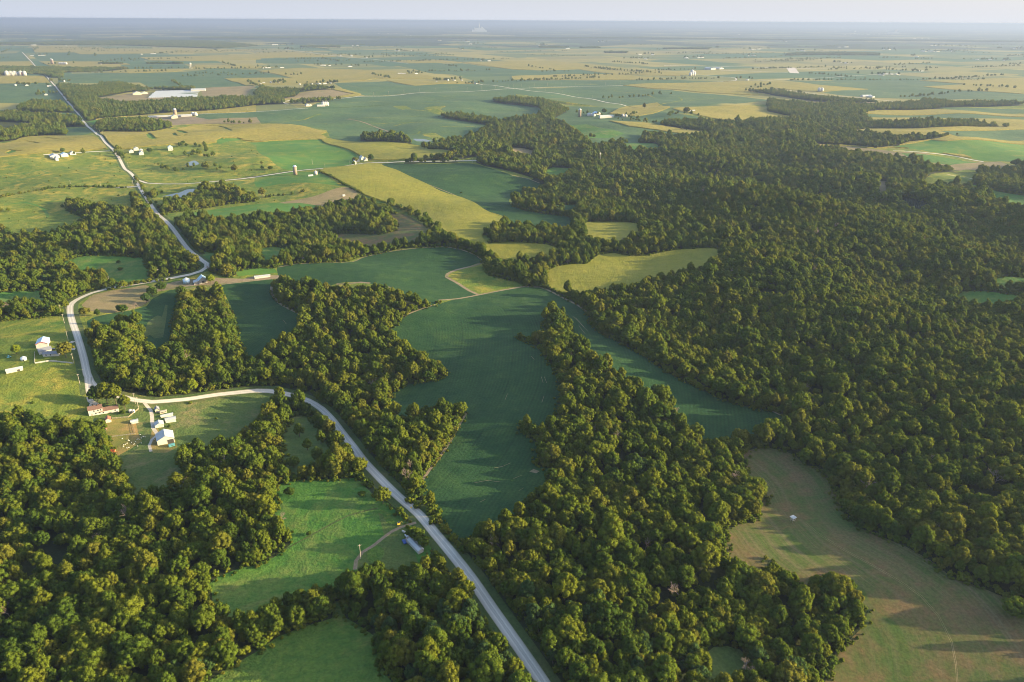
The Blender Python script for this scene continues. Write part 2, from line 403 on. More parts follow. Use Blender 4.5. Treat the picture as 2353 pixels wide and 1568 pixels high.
# --- far fields (straight, on the survey grid)
def FF(kind, s, prio=2): FIELD(prio, kind, {'soyfar': 'soybean_field', 'cornfar': 'cornfield', 'hay': 'hayfield', 'alfalfa': 'grass_field', 'lush': 'grass_field', 'apron': 'paved_apron', 'pasture': 'pasture', 'dirt': 'bare_ground'}[kind], s, None, False)
FF('soyfar', '450,282 452,262 588,256 708,249 760,228 823,221 938,215 1176,205 1200,230 1160,300 1100,330 920,335 760,322 750,300 690,288 588,284')
FF('soyfar', '1176,204 1435,197 1560,210 1700,222 1780,232 1700,238 1600,247 1540,244 1440,244 1320,222')
FF('cornfar', '1431,197 1551,191 1676,188 1765,187 1890,197 1995,206 1890,212 1765,203 1770,220 1601,212')
FF('soyfar', '1800,185 2110,186 2222,193 2122,200 1995,206 1890,197')
FF('cornfar', '2122,200 2222,194 2115,185 2353,180 2480,178 2480,222 2353,217')
FF('soyfar', '1890,213 1995,206 2122,200 2353,218 2480,223 2480,236 2353,232 2100,228 2000,225')
FF('cornfar', '1176,141 1271,141 1436,157 1326,159 1236,162 1176,160 1063,144', 3)
FF('cornfar', '1330,160 1436,158 1590,171 1560,175 1420,172', 3)
FF('cornfar', '1176,176 1300,171 1420,171 1540,183 1350,184 1176,183', 3)
FF('soyfar', '1176,160 1236,162 1326,160 1420,172 1300,171 1176,175 1090,176 1000,170 900,150 1063,146')
FF('soyfar', '1176,184 1350,185 1540,184 1700,189 1551,192 1426,197 1176,202 1090,190 1063,186')
FF('cornfar', '593,164 695,157 763,159 913,166 1023,182 863,181 838,186 588,195 588,180 673,180', 3)
FF('cornfar', '890,186 1063,187 1095,192 950,197', 3)
FF('soyfar', '768,192 888,187 950,197 1095,193 1176,199 1176,204 938,214 838,220 788,205', 2)
FF('cornfar', '770,205 790,206 830,217 822,221 770,226 648,229 660,222', 3)
FF('soyfar', '-60,192 115,191 145,214 152,228 140,235 -60,236')
FF('cornfar', '-60,177 100,175 114,190 -60,192', 3)
FF('soyfar', '140,173 230,170 425,165 500,160 588,160 593,166 673,180 588,180 515,181 565,197 588,197 640,205 470,203 350,203 320,190 225,188 132,190')
FF('cornfar', '515,181 588,180 588,197 565,197', 3)
FF('cornfar', '232,168 288,160 425,159 438,159 400,166 300,169', 3)
FF('cornfar', '-60,143 70,142 84,153 -60,154', 3)
FF('cornfar', '90,142 210,141 290,146 320,155 285,160 150,160 110,150', 3)
FF('soyfar', '-60,125 52,122 70,140 -60,143 ', 3)
FF('soyfar', '66,126 170,122 250,124 480,128 350,137 300,142 100,141', 3)
FF('cornfar', '80,121 170,121 185,125 500,122 588,115 400,113 250,112 70,105', 3)
FF('cornfar', '320,132 400,131 588,126 600,137 430,141 345,139', 3)
FF('soyfar', '275,149 425,148 440,158 290,160', 3)
FF('cornfar', '440,157 450,150 588,152 640,155 588,158', 3)
FF('soyfar', '588,135 713,133 773,130 838,136 920,145 760,148 588,145', 2)
FF('cornfar', '588,121 656,119 713,124 773,131 588,134', 3)
FF('soyfar', '838,134 1000,128 1088,133 1176,142 930,144', 3)
FF('cornfar', '890,140 1000,138 1063,144 938,146', 4)
FF('hay', '460,203 565,198 588,199 563,222 466,222', 3)
FF('hay', '220,226 300,215 345,213 342,226 412,226 325,236 225,243', 3)
FF('lush', '322,234 412,226 412,231 360,238', 4)
FF('hay', '648,229 760,226 815,217 760,206 700,212 655,222', 3)
FF('cornfar', '220,275 350,264 475,256 588,242 588,257 452,262 350,268 225,281', 3)
FF('alfalfa', '200,279 220,276 300,268 290,272 215,286', 4)
FF('soyfar', '455,265 588,258 590,270 500,275 452,271', 3)
FF('dirt', '348,270 438,268 480,275 445,285 395,288 360,278', 5)
FF('hay', '480,275 590,270 600,284 480,286 445,285', 3)
FF('cornfar', '700,322 760,320 800,330 740,330', 2)
FF('soyfar', '1140,232 1460,250 1560,262 1610,270 1660,312 1460,340 1176,335', 2)
FF('cornfar', '1546,250 1626,246 1726,244 1770,250 1840,264 1807,278 1751,280 1701,278 1651,275 1606,266', 3)
FF('cornfar', '1440,245 1510,237 1540,247 1500,262 1460,268 1400,262', 3)
FF('lush', '1296,289 1346,286 1401,297 1436,308 1401,317 1340,320 1320,300', 4)
FF('cornfar', '1401,279 1476,282 1526,291 1636,306 1680,318 1551,306 1514,300 1446,291', 4)
FF('cornfar', '1985,256 2080,250 2190,254 2480,262 2480,372 2290,366 2200,360 2060,340 1940,342 1900,320', 2)
FF('soyfar', '2160,247 2353,252 2480,255 2480,262 2353,261 2200,255', 4)
FF('alfalfa', '2140,322 2176,325 2353,333 2480,336 2480,372 2353,370 2257,370 2215,357 2140,350 2040,338 2097,330', 3)
FF('soyfar', '1990,262 2200,261 2480,270 2480,280 2200,274 1990,271', 3)
FF('soyfar', '2150,302 2353,298 2480,302 2480,314 2200,316', 3)
FF('hay', '1835,224 1870,217 1920,222 2010,235 1930,240 1880,240', 3)
FF('hay', '1857,330 1885,331 1970,338 2060,350 2130,352 2150,362 2300,372 2353,392 2200,392 2110,365 2060,358 1973,349 1885,336', 4)
FF('lush', '2070,352 2150,358 2250,374 2180,380 2100,368', 5)
FF('apron', '1807,156 1827,156 1837,169 1815,168', 6)
# --- middle distance
for s, w in (('618,281 660,279 700,275 723,266 738,262', 9), ('793,274 863,270 963,267', 5), ('853,285 900,283 940,282 1050,282', 5), ('905,290 930,284 945,282', 6), ('1011,291 1060,292 1090,291', 6), ('913,303 940,311 960,308 965,302', 7), ('905,245 930,251 985,256 1010,262', 8), ('735,311 760,306', 6), ('588,282 620,283 640,281', 6),
             ('1411,209 1460,214 1500,222', 7), ('1476,217 1510,226', 6), ('1560,224 1568,230 1540,236 1520,240 1505,247', 9), ('1190,229 1230,224 1275,220', 8), ('1540,235 1600,230 1640,227', 6), ('700,286 740,284 752,284', 6), ('960,240 1010,236', 6), ('1420,224 1480,230', 6)):
    LINE(5, 'cornfar' if 0 else 'pasture', 'grass_waterway', s, w)
for s, w in (('37,327 60,326 76,328 88,332', 9), ('-20,351 20,346 50,349', 9), ('472,290 500,291 518,295 532,302 548,301', 9), ('398,307 404,313 418,315 428,311', 10), ('290,313 312,314 332,311', 5), ('500,325 512,318 540,320', 9), ('100,317 140,322 175,318', 6), ('590,300 640,303 690,302', 6)):
    LINE(6, 'alfalfa', 'grass_waterway', s, w)
for s, w in (('0,405 50,400 95,391 110,398 60,410 20,418', 5), ('120,384 180,388 250,398 290,402', 4), ('10,470 60,466 100,480 110,500', 5), ('330,400 400,404 470,398', 5)):
    LINE(6, 'lush', 'grass_terrace', s, w)
LINE(5, 'dirt', 'dirt_track', '793,274 840,283 880,298 897,307', 6)
FIELD(5, 'pasture', 'grass_waterway', '975,248 1022,243 1012,252 1030,260 1010,264 990,258')
FIELD(5, 'pasture', 'grass_waterway', '905,244 930,243 945,250 925,253')
FIELD(5, 'pasture', 'grass_waterway', '970,308 1000,306 1025,318 1000,322')
FIELD(5, 'cornfar', 'cornfield', '232,305 325,305 385,297 400,300 475,287 588,287 690,290 750,305 735,310 748,319 640,326 588,326 550,322 475,332 412,332 345,337 268,342')
FIELD(5, 'cornfar', 'cornfield', '-60,333 0,332 37,324 75,315 150,314 218,316 245,342 200,347 100,352 0,362 -60,366')
FIELD(5, 'soyfar', 'soybean_field', '152,293 190,293 212,305 160,314 156,305')
for s in ('335,308 345,307 358,318 372,319 350,322 340,318', '498,322 520,318 545,318 560,321 520,326 505,332', '10,352 30,346 40,350 20,356', '405,300 425,303 430,308 415,306'):
    FIELD(6, 'alfalfa', 'grass_waterway', s)
FIELD(5, 'alfalfa', 'hayfield', '575,330 620,325 735,321 770,330 800,345 820,358 812,384 740,388 700,392 660,391 630,376 610,360 590,345')
FIELD(5, 'corn', 'cornfield', '740,322 790,325 850,328 960,336 985,345 1050,357 1000,366 925,367 858,368 813,350 775,337', ('ang', 10))
FIELD(5, 'pasture', 'pasture', '490,335 575,331 590,346 630,377 640,390 600,392 560,378 500,360')
FIELD(5, 'corn', 'cornfield', '735,393 745,389 800,383 850,377 875,378 908,391 975,422 1013,442 1063,457 1113,484 1160,503 1138,512t 1113,519t 1108,532t 1130,552t 1118,566 1078,549t 1038,534t 998,525 963,500 920,480 888,467 838,449 828,440 788,420', ('ang', 100))
FIELD(5, 'soy', 'soybean_field', '878,378 960,378 1080,376 1130,388 1176,403 1214,411 1251,428 1230,433t 1203,437 1205,446t 1226,449t 1276,457t 1326,471 1310,475t 1290,468t 1251,460t 1209,452t 1180,450t 1171,457 1174,470 1199,482 1251,492 1314,502 1310,514t 1296,518t 1251,513t 1176,507t 1165,504 1113,484 1063,457 1013,442 975,422 925,398', ('ang', 100))
FIELD(4, 'alfalfa', 'grass_field', '435,492 520,478 640,466 760,462 748,470t 655,480t 560,486t 487,494t')
FIELD(4, 'hay', 'hayfield', '640,467 720,452 790,430 822,446 800,456t 745,460t 690,467')
FIELD(4, 'alfalfa', 'grass_field', '588,405 640,398 700,396 735,398 780,428 760,425 700,420 640,424 590,430')
FIELD(5, 'meadow', 'hay_meadow', '898,491 938,496 963,510 998,534 963,540t 913,545t 888,553t 825,560t 800,550t 760,541 813,537 875,539 908,532 910,517 895,508', ('ang', 20))
FIELD(5, 'lush', 'grass_clearing', '595,577 625,567 683,577 638,583t 608,593t')
FIELD(5, 'lush', 'grass_clearing', '463,578 495,581 500,596 478,600')
FIELD(5, 'alfalfa', 'grass_field', '542,625 588,616 630,616 638,627 588,630 545,636')
FIELD(5, 'lush', 'grass_clearing', '137,607t 150,600 200,588 242,587 325,593 335,609 347,632 325,640t 275,643t 250,638t 240,620t 200,613t 160,610t')
FIELD(5, 'lush', 'grass_clearing', '-60,674 0,672 50,669 125,667 135,674 87,685t 45,685t -60,692t')
FIELD(5, 'corn', 'cornfield', '1113,566 1176,561 1226,563 1278,572 1259,580t 1209,583t 1195,592 1176,593t 1150,590t 1125,575t', ('ang', 5))
FIELD(5, 'corn', 'cornfield', '1346,514 1389,513 1439,514 1474,521 1464,530t 1426,543t 1396,548t 1366,538t 1346,528t', ('ang', 5))
FIELD(5, 'corn', 'cornfield', '1259,627 1276,617 1316,611 1346,611 1361,599 1376,589 1409,585 1439,591 1484,591 1526,582 1576,576 1639,574 1655,580 1651,590t 1626,600t 1561,612t 1551,620t 1501,624t 1471,642t 1446,651t 1401,654t 1351,661t 1301,656t 1259,640t', ('ang', 15))
FIELD(5, 'soy', 'soybean_field', '637,613 680,607 760,604 810,602 830,593 870,583 920,575 980,570 1015,568 1060,574 1095,587 1112,602 1060,617 1028,628 1025,637 1045,648 1080,668 1102,679 1050,688 1008,690 995,681t 963,669t 925,658t 905,664 870,657 828,648 773,652 738,644t 700,638t 670,636t 645,634t', ('ang', 25))
FIELD(5, 'pasture', 'triangular_pasture', '1110,603 1060,619 1030,631 1040,641 1065,656 1098,675 1130,668 1204,657 1176,645 1130,634t 1112,618')
FIELD(5, 'soy', 'soybean_field', '505,655 560,648 625,642 633,655 623,672 638,694 663,709 693,724 683,748t 660,755t 638,756t 620,775t 595,808t 570,802t 548,787 538,742 530,702 518,680', ('ang', 70))
FIELD(4, 'soy', 'soybean_field', '200,738 237,724 300,714 337,704 350,687 390,667 412,664 405,680t 397,700t 400,724 392,748t 385,779t 325,783t 325,742t 300,725t 250,732t 212,748t', ('ang', 70))
FIELD(6, 'verge', 'bare_ground', '340,740 362,725 372,728 380,700 385,702 380,745 374,775 355,778 345,770 330,776')
FIELD(5, 'hay', 'hayfield', '187,702 197,692 215,678 250,669 295,662 332,655 350,660 335,673 345,692 300,712 250,720 212,716', ('ang', 8))
FIELD(5, 'dirt', 'farmyard', '340,664 400,648 470,639 560,641 588,634 640,633 643,640 588,644 530,650 470,656 420,660 350,672')
cs = '893,737t 940,723 1000,702 1050,687 1100,678 1150,668 1204,660 1240,661 1275,672 1320,698 1348,720 1360,745 1380,766 1420,786 1470,813 1520,848 1560,871 1600,890 1650,915 1700,932 1750,942 1802,957 1790,966t 1740,975t 1689,988t 1627,994t 1611,980t 1581,957t 1561,944t 1551,914t 1524,897t 1496,879t 1464,869t 1429,844t 1401,822t 1366,802t 1349,786t 1346,777t 1316,752t 1311,732t 1296,702t 1271,700t 1254,712t 1249,728t 1256,744t 1231,754t 1201,762t 1191,772 1226,794 1251,817 1269,842 1286,872 1286,924 1276,954t 1226,960t 1193,972 1201,997 1234,1019 1231,1059 1236,1072 1276,1079 1254,1099t 1226,1121t 1206,1136t 1191,1156t 1176,1159t 1113,1192t 1063,1212t 1042,1211t 1013,1191 1000,1169 983,1154 965,1126 968,1107 988,1079 1013,1047 1038,1009 1058,972 1073,947 1073,936t 1063,920t 1033,912t 1000,917t 970,924t 938,938t 895,941t 893,929 898,907 913,894 938,884 1013,871 1028,862 1025,836t 1018,826t 988,809t 948,796t 928,774t 898,752t 888,742t'
FIELD(5, 'soy', 'soybean_field', cs, ('poly', '1100,678 1180,700 1215,760 1215,860 1175,960 1115,1060 1040,1150 990,1240'))
FIELD(5, 'grass', 'orchard_clearing', '670,960 688,954 713,957 728,979 748,1009 766,1029 763,1049 738,1074 698,1092 660,1097 650,1054 646,1009')
FIELD(5, 'lush', 'grass_meadow', '628,1119 658,1107 738,1102 813,1099 828,1107 850,1129 860,1140 876,1140 905,1170 950,1212 992,1254 985,1262t 950,1270t 930,1283t 901,1280t 868,1290t 838,1302t 813,1312t 795,1301t 770,1328t 748,1320t 728,1340t 688,1355t 650,1358t 620,1373t 588,1388t 562,1398t 520,1407t 490,1402 487,1364 475,1346 500,1326 550,1306 588,1296 630,1281 668,1251 664,1226 638,1201 630,1176 633,1159 628,1134')
FIELD(6, 'grass', 'mown_yard', '868,1178 905,1190 945,1200 935,1225 960,1260t 930,1283t 901,1280t 868,1290t 838,1302t 816,1311t 822,1285 850,1260 883,1232 876,1205')
FIELD(7, 'rough', 'weedy_patch', '872,1170 905,1182 932,1201 915,1206 890,1203')
FIELD(7, 'rough', 'weedy_patch', '845,1264 860,1256 872,1254 880,1262 884,1272 875,1287 862,1294 850,1293 843,1280')
FIELD(5, 'rough', 'grass_meadow', '588,1499 638,1464 688,1444 763,1421 768,1381 793,1381 793,1419 828,1439 863,1464 870,1501 880,1539 900,1568 915,1620 430,1620 475,1568 525,1534')
FIELD(5, 'meadow', 'cut_meadow', '1714,1037 1739,1030 1764,1029 1802,1036 1830,1049 1847,1069 1877,1072 1905,1097 1912,1114 1925,1147 1940,1180 1977,1214 2027,1234 2077,1254 2140,1289 2190,1329 2252,1349 2315,1376 2353,1391 2420,1400 2420,1660 1880,1660 1895,1568 1915,1536 1927,1501 1952,1471 1985,1439 1995,1401 1995,1378t 1985,1361t 1968,1340t 1940,1306t 1925,1293t 1885,1296t 1872,1318t 1840,1318t 1827,1291t 1797,1286t 1765,1289 1761,1290t 1726,1276t 1706,1273t 1676,1261t 1664,1234 1664,1221 1696,1206 1726,1201 1741,1184 1761,1134 1759,1119t 1726,1086t 1709,1044',
      ('poly', '1700,1060 1760,1110 1790,1170 1860,1250 1950,1310 2060,1400 2110,1480 2130,1600'))
FIELD(6, 'algae', 'duckweed_pond', '1622,1502 1640,1487 1671,1485 1700,1493 1720,1515 1722,1535 1705,1545 1671,1546t 1635,1530t')
FIELD(5, 'yard', 'paddock', '236,966 270,962 300,961 312,972 318,996 326,1015 300,1032 266,1050 253,1034 250,1015 243,992')
FIELD(5, 'yard', 'farmyard', '349,990 362,984 372,1000 402,1008 408,1028 385,1040 352,1042 342,1025')
FIELD(4, 'grass', 'farm_clearing', '215,958t 235,975t 244,997 252,1030 255,1057 275,1079 290,1109 305,1124t 350,1110t 412,1095t 420,1077 412,1049 410,1026t 440,1011t 475,1014t 515,1006t 562,970t 588,950t 612,932t 626,908 588,904 500,912 425,922 350,929 300,922 240,915 205,915 205,940')
FIELD(5, 'pasture', 'clearing', '2120,410t 2175,396 2240,391 2237,411 2227,418t 2190,415t 2140,420t')
FIELD(5, 'lush', 'clearing', '2235,425 2290,440 2353,450 2420,460 2420,474t 2340,468t 2290,455t 2252,435t')
FIELD(5, 'hay', 'clearing', '2017,417 2035,417 2037,438t 2020,440t')
FIELD(6, 'water', 'forest_pond', '2067,456 2080,453 2142,473 2105,476t 2080,464t')
FIELD(5, 'lush', 'clearing', '2207,671 2353,680 2420,683 2420,692t 2353,687t 2240,687t')
FIELD(5, 'lush', 'clearing', '2295,637 2353,638 2420,640 2420,650t 2353,647t 2295,645t')
FIELD(5, 'lush', 'clearing', '1255,392 1270,385 1310,387 1300,395t 1262,399t')
FIELD(5, 'hay', 'clearing', '1176,340 1224,346 1220,351t 1180,347t')
FIELD(5, 'lush', 'clearing', '1439,330 1500,330 1510,337t 1440,336t')
# ponds
FIELD(6, 'water', 'pond', '372,452 395,446 412,443 428,436 447,434 444,448 430,456 410,455 390,451')
FIELD(6, 'water', 'pond', '426,378 436,372 447,369 458,377 445,382 430,381')
FIELD(6, 'algae', 'pond', '430,350 445,346 455,349 440,355 428,354')
FIELD(6, 'water', 'pond', '950,319 975,320 992,324 985,326 958,325')
FIELD(6, 'algae', 'pond', '1474,277 1511,284 1500,286 1476,281')
# bare margins and tracks
for s, w in (('1110,603 1085,612 1050,620 1028,630 1026,637 1048,649 1078,668 1100,678', 6), ('1008,690 1050,687 1100,678 1150,668 1204,659 1240,660 1270,672 1300,688 1330,703 1350,720', 4.5),
             ('773,653 800,652 828,649 850,651', 6), ('905,664 890,659 875,657', 4), ('640,614 680,607 760,604 810,602 840,590 900,578 980,569 1015,567 1060,574 1095,588 1112,602', 2.5),
             ('630,648 624,660 623,672 638,694 663,709 693,724', 4.5), ('1073,947 1058,972 1038,1009 1013,1047 988,1079 968,1107', 3.), ('1000,700 940,721 900,735', 3),
             ('370,650 340,668 300,676', 3), ('410,664 440,662 500,655 588,645 636,640', 3), ('1176,403 1214,411 1240,421', 3), ('908,391 975,421 1063,456 1113,483 1165,505', 2.5),
             ('1765,940 1785,950 1803,958 1795,966', 2.5)):
    LINE(7, 'dirt', 'bare_margin', s, w * .72)
for s, w in (('332,926 347,944 350,969 352,984 362,999', 3.0), ('362,999 349,1010 343,1024 347,1038', 2.2), ('205,912 208,922 222,930', 4.5), ('170,784 162,788', 4), ('173,802 150,804 128,806', 4)):
    LINE(8, 'track', 'driveway', s, w)
LINE(8, 'dirt', 'dirt_track', '956,1201 923,1211 901,1221 883,1234 858,1254 833,1269 818,1289 816,1309', 2.4)
LINE(6, 'verge', 'grass_track', '868,1168 800,1185 730,1222 650,1265', 1.4)
for s in ('1135,1076 1155,1072 1173,1064', '1103,1154 1115,1148', '1244,866 1248,880', '1251,866 1256,880', '1221,819 1228,827', '1316,727 1332,742 1351,762', '1323,730 1342,752', '1330,748 1345,768', '1180,1100 1200,1092', '1192,1128 1204,1121', '1160,920 1166,905', '1090,1110 1120,1104 1150,1108', '1245,925 1250,910', '655,700 662,712', '650,735 658,745'):
    LINE(7, 'dirt', 'tractor_scratch', s, .32)
FIELD(6, 'dirt', 'bare_patch', '1216,1084 1226,1078 1240,1083 1232,1088')
for off in (0, 3):
    LINE(7, 'hay', 'wheel_track', ' '.join('%g,%g' % (a + off, b - off * .6) for a, b in ((1847, 1201), (1877, 1226), (1940, 1266), (2045, 1324), (2115, 1371), (2155, 1416), (2185, 1476), (2195, 1526), (2200, 1590))), .3)
# roads
RC = []
def ROAD(s, w, name='gravel_road', kind='road'): RC.append((LINE(9, kind, name, s, w), w))
ROAD('1268,1600 1248,1568 1195,1490 1130,1398 1085,1332 1040,1274 1000,1226 963,1182 913,1139 876,1102 838,1062 813,1029 788,997 763,964 738,939 708,921 673,909 638,901 588,898 500,907 425,918 350,924 312,920 280,912 245,900 222,893 208,878 200,859 194,830 186,800 176,767 167,742 161,717 163,700 180,687 212,673 250,663 295,656 350,647 400,638 437,631 462,623 475,614 475,606 462,597 437,577 420,557 407,539 390,517 370,499 352,479 335,452 320,429 310,409 292,392 270,357 240,325 212,299 190,277 170,252 150,227 130,202 115,185 100,170 80,151 51,120', 6.8)
ROAD('202,868 204,888 207,905', 6)
ROAD('317,414 337,421 375,423 420,423 475,419 525,414 588,407 640,399 708,390 770,385 803,380 838,375 888,374 923,372 980,371 1055,370 1095,369', 5.5)
ROAD('320,429 300,430 267,431', 6)
ROAD('252,347 212,349 150,353 135,354 100,356', 7)
ROAD('452,263 588,257 708,249', 6)
ROAD('663,240 653,234 688,229 788,226 823,222 938,216 1088,210 1276,200 1426,197 1551,193 1664,188 1691,185 1692,182 1680,178 1601,172', 8)
ROAD('1063,186 1088,190 1176,203 1316,222 1426,240 1464,250', 8)
ROAD('656,114 713,121 773,129 838,135 938,146', 12)
ROAD('1765,202 1885,217 1990,226 2065,235', 8)
ROAD('1700,184 1765,185 1965,174 2115,167', 8)
ROAD('2052,347 2147,353 2200,360 2260,372', 6)
ROAD('2175,400 2205,406 2240,413', 4)
ROAD('1526,151 1700,154 1920,159', 22, 'runway', 'apron')
ROAD('1656,162 1730,164 1810,167', 14, 'taxiway', 'apron')
for c, w in RC[:4]:
    REG.append((6.5, 'verge', 'road_verge', ribbon(c, w + 9), None))
# --- woods: forest floor polygons
FOREST_S = [
 '-60,934t 70,936t 120,953t 207,957t 240,975t 330,985 500,1000 600,940t 625,906t 642,892 670,905 700,925 740,962 770,1002 800,1040 840,1085 862,1125 905,1165 955,1205 1000,1248 1035,1298 1075,1362 1130,1448 1180,1520 1235,1600 1250,1640 -90,1640 -90,934t',
 '172,768 180,745t 212,740t 235,722t 300,716t 395,735 393,700t 400,668t 412,660t 475,655t 505,660t 560,760 620,700 622,672 636,640t 660,630t 738,640t 772,652t 860,650t 905,662t 925,656t 963,667t 1000,682t 1012,692 1060,900 1080,934t 1073,950 1038,1009 968,1107 975,1150 1000,1172 1030,1205 1005,1218 955,1165 900,1110 838,1052 788,985 745,935 700,905 640,888 588,887 500,897 425,908 350,914 300,905 240,888 215,870 205,845 197,800 188,780',
 '-90,517t 0,517t 20,522t 50,532t 125,532t 135,522t 217,499t 225,494t 187,484t 150,469t 150,452t 175,449t 250,467t 305,474t 298,434t 318,437t 332,462t 350,484t 365,499t 387,522t 407,547t 425,572t 450,592t 465,607t 462,617 450,627 425,632 350,642 300,652 280,660 237,666 200,674 162,692 150,712 145,724 75,732 0,738 -90,740',
 '748,454t 738,462t 725,474t 663,470t 655,477t 588,479t 550,482t 487,492t 437,487t 405,497t 400,512 420,540 440,575 457,587 470,585 502,600 475,617 490,630 532,637 560,618 630,617 645,610 688,607 795,602 825,592 913,572 1013,567 1070,576 1108,592 1116,612 1130,600t 1120,575t 1115,562 1078,540t 1025,527t 1013,517t 925,482t 888,465t 850,450t 813,454t',
 '1006,262t 1051,257t 1101,265t 1150,272t 1178,270t 1220,262t 1243,258t 1241,248 1200,243 1176,241 1140,236 1126,231 1130,226t 1176,222t 1259,228t 1300,248t 1303,258 1275,272 1271,281 1316,282t 1321,290 1301,297t 1339,302t 1371,308t 1371,318 1351,321 1361,327t 1401,325t 1434,317t 1464,322t 1471,324 1481,302t 1526,304t 1551,310t 1651,311 1636,305 1576,297 1526,290 1509,287t 1526,272t 1601,270t 1651,275t 1701,275t 1751,270t 1807,277 1807,267t 1845,265t 1765,258 1765,225t 1802,230t 1865,237t 1955,235t 1965,245 2002,240t 2040,235t 2115,232t 2125,226t 2190,232t 2265,232t 2353,234t 2460,236t 2460,243 2353,242 2190,247 2165,250 2015,255 1990,258 1987,265 2005,273t 2065,275t 2177,277t 2182,272t 2247,272t 2250,282t 2315,285t 2322,291 2190,293 2115,297 1990,297 1950,305 2015,305t 2115,310t 2205,303t 2207,311 2152,320 2090,327 2065,335 2027,340 2010,341 1965,336 1885,331 1860,330 1885,334t 1970,344t 2060,358t 2115,357t 2127,370t 2177,380t 2240,380t 2290,365t 2353,370t 2480,372t 2480,1640 1295,1640 1262,1570 1205,1480 1155,1405 1105,1330 1055,1265 1014,1215 988,1185 968,1162 975,1140 1190,1000 1190,770 1204,657 1176,646 1125,634 1112,614 1106,592 1112,566 1130,552 1106,532 1113,520t 1140,512t 1165,505 1200,440 1226,410 1165,392 1113,382 1093,373 1096,360 1063,355t 1001,350t 976,345 978,332t 1053,322 1063,315t 1103,303 1103,295t 1138,290 1051,277 1006,267',
 '923,367t 938,355t 1038,352t 1053,362t 1051,374 963,376 928,380', '828,306t 863,304t 901,305t 946,320t 948,333 913,335 828,325',
 '375,457t 362,472t 367,490 390,490 450,482 525,470 588,464 588,442t 550,434t 520,417t 457,422t 450,437t 452,450 430,460 400,461', '327,430t 362,430t 375,440 355,455 340,452',
 '-90,330 0,327 37,322 67,317 95,313 155,312 160,292 202,292 200,284t 172,264t 150,262t 105,261t 75,260t 25,255t 0,257t -90,257t', '43,257 45,241t 75,230t 140,234t 165,250t 172,260 107,260',
 '128,193t 175,195t 220,197t 232,189t 283,189t 312,196t 330,201t 445,203t 445,205 345,208 300,212 220,226 225,233 288,235t 412,225t 470,224t 505,226t 505,220t 588,222t 588,208t 595,198t 638,203t 700,204t 703,196t 770,201t 770,205 688,213 675,223 648,228 653,239 588,243 488,255 470,256 350,263 220,274 205,282 190,275 160,232',
 '203,285t 218,283t 225,275t 275,268t 338,268t 390,280t 397,291 383,300 338,307 230,306 208,292', '663,232t 728,226t 781,224t 781,229 723,236 663,240',
 '1710,205t 1800,208t 1900,222t 2020,232t 2020,238 1950,238 1820,226 1740,214', '0,152t 90,152t 160,153t 170,158 290,155t 300,160 140,168 140,180 105,176 90,170 0,174 -60,174 -60,152t',
 '-200,98t 60,97t 300,92t 480,93t 560,100t 590,106 500,112 300,105 0,103 -200,104', '440,85t 700,84t 900,83t 1250,86t 1500,85t 1500,89 1000,89 440,89', '1500,86t 1800,90t 2100,91t 2500,96t 2500,99 2100,95 1500,90']
FOREST_S += ['1526,110t 1630,109t 1628,114 1526,113', '1334,108t 1376,107t 1376,111 1334,111', '1241,106t 1293,106t 1293,110 1241,110', '232,144t 300,143t 420,142t 420,147 300,147 232,147',
 '1808,122t 1850,120t 2018,121t 2018,128 1900,127 1808,128', '690,105t 780,104t 780,109 700,109', '1390,118t 1440,118t 1440,122 1390,122']
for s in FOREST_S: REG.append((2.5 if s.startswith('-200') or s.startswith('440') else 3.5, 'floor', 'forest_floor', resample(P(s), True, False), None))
# soy and corn openings on the plain outrank the woods only where they were traced as clearings (priority 4+)

# ------------------------------------------------------------------ rasters of the land cover (for planting)
KINDS = sorted({r[1] for r in REG}); KID = {k: i for i, k in enumerate(KINDS)}
class Raster:
    def __init__(s, x0, x1, y0, y1, st):
        s.x0, s.y0, s.st = x0, y0, st; s.nx, s.ny = int((x1 - x0) / st), int((y1 - y0) / st)
        s.k = np.full((s.ny, s.nx), -1, np.int16); s.p = np.full((s.ny, s.nx), -1.0, np.float32)
    def fill(s, poly, kid, pr):
        a = np.array(poly); b = np.roll(a, -1, 0)
        j0 = max(0, int((a[:, 1].min() - s.y0) / s.st)); j1 = min(s.ny, int((a[:, 1].max() - s.y0) / s.st) + 1)
        for j in range(j0, j1):
            y = s.y0 + (j + .5) * s.st
            m = (a[:, 1] > y) != (b[:, 1] > y)
            if not m.any(): continue
            xs = np.sort(a[m, 0] + (y - a[m, 1]) / (b[m, 1] - a[m, 1]) * (b[m, 0] - a[m, 0]))
            for q in range(0, len(xs) - 1, 2):
                i0 = max(0, int(math.ceil((xs[q] - s.x0) / s.st - .5))); i1 = min(s.nx, int(math.floor((xs[q + 1] - s.x0) / s.st - .5)) + 1)
                if i1 > i0:
                    w = s.p[j, i0:i1] <= pr
                    s.k[j, i0:i1][w] = kid; s.p[j, i0:i1][w] = pr
    def at(s, x, y):
        i = np.floor((np.asarray(x) - s.x0) / s.st).astype(int); j = np.floor((np.asarray(y) - s.y0) / s.st).astype(int)
        ok = (i >= 0) & (i < s.nx) & (j >= 0) & (j < s.ny)
        r = np.full(i.shape, -1); r[ok] = s.k[j[ok], i[ok]]; return r
RN = Raster(-1500, 2300, 40, 2700, 2.0); RF = Raster(-9500, 12000, 2400, 17000, 12.0)
for r in sorted(REG, key=lambda q: q[0]):
    for R_ in (RN, RF): R_.fill(r[3], KID[r[1]], r[0])
FL = KID['floor']
def dilate(m, n):
    for _ in range(n):
        q = m.copy(); q[1:] |= m[:-1]; q[:-1] |= m[1:]; q[:, 1:] |= m[:, :-1]; q[:, :-1] |= m[:, 1:]; m = q
    return m
isf = RN.k == FL
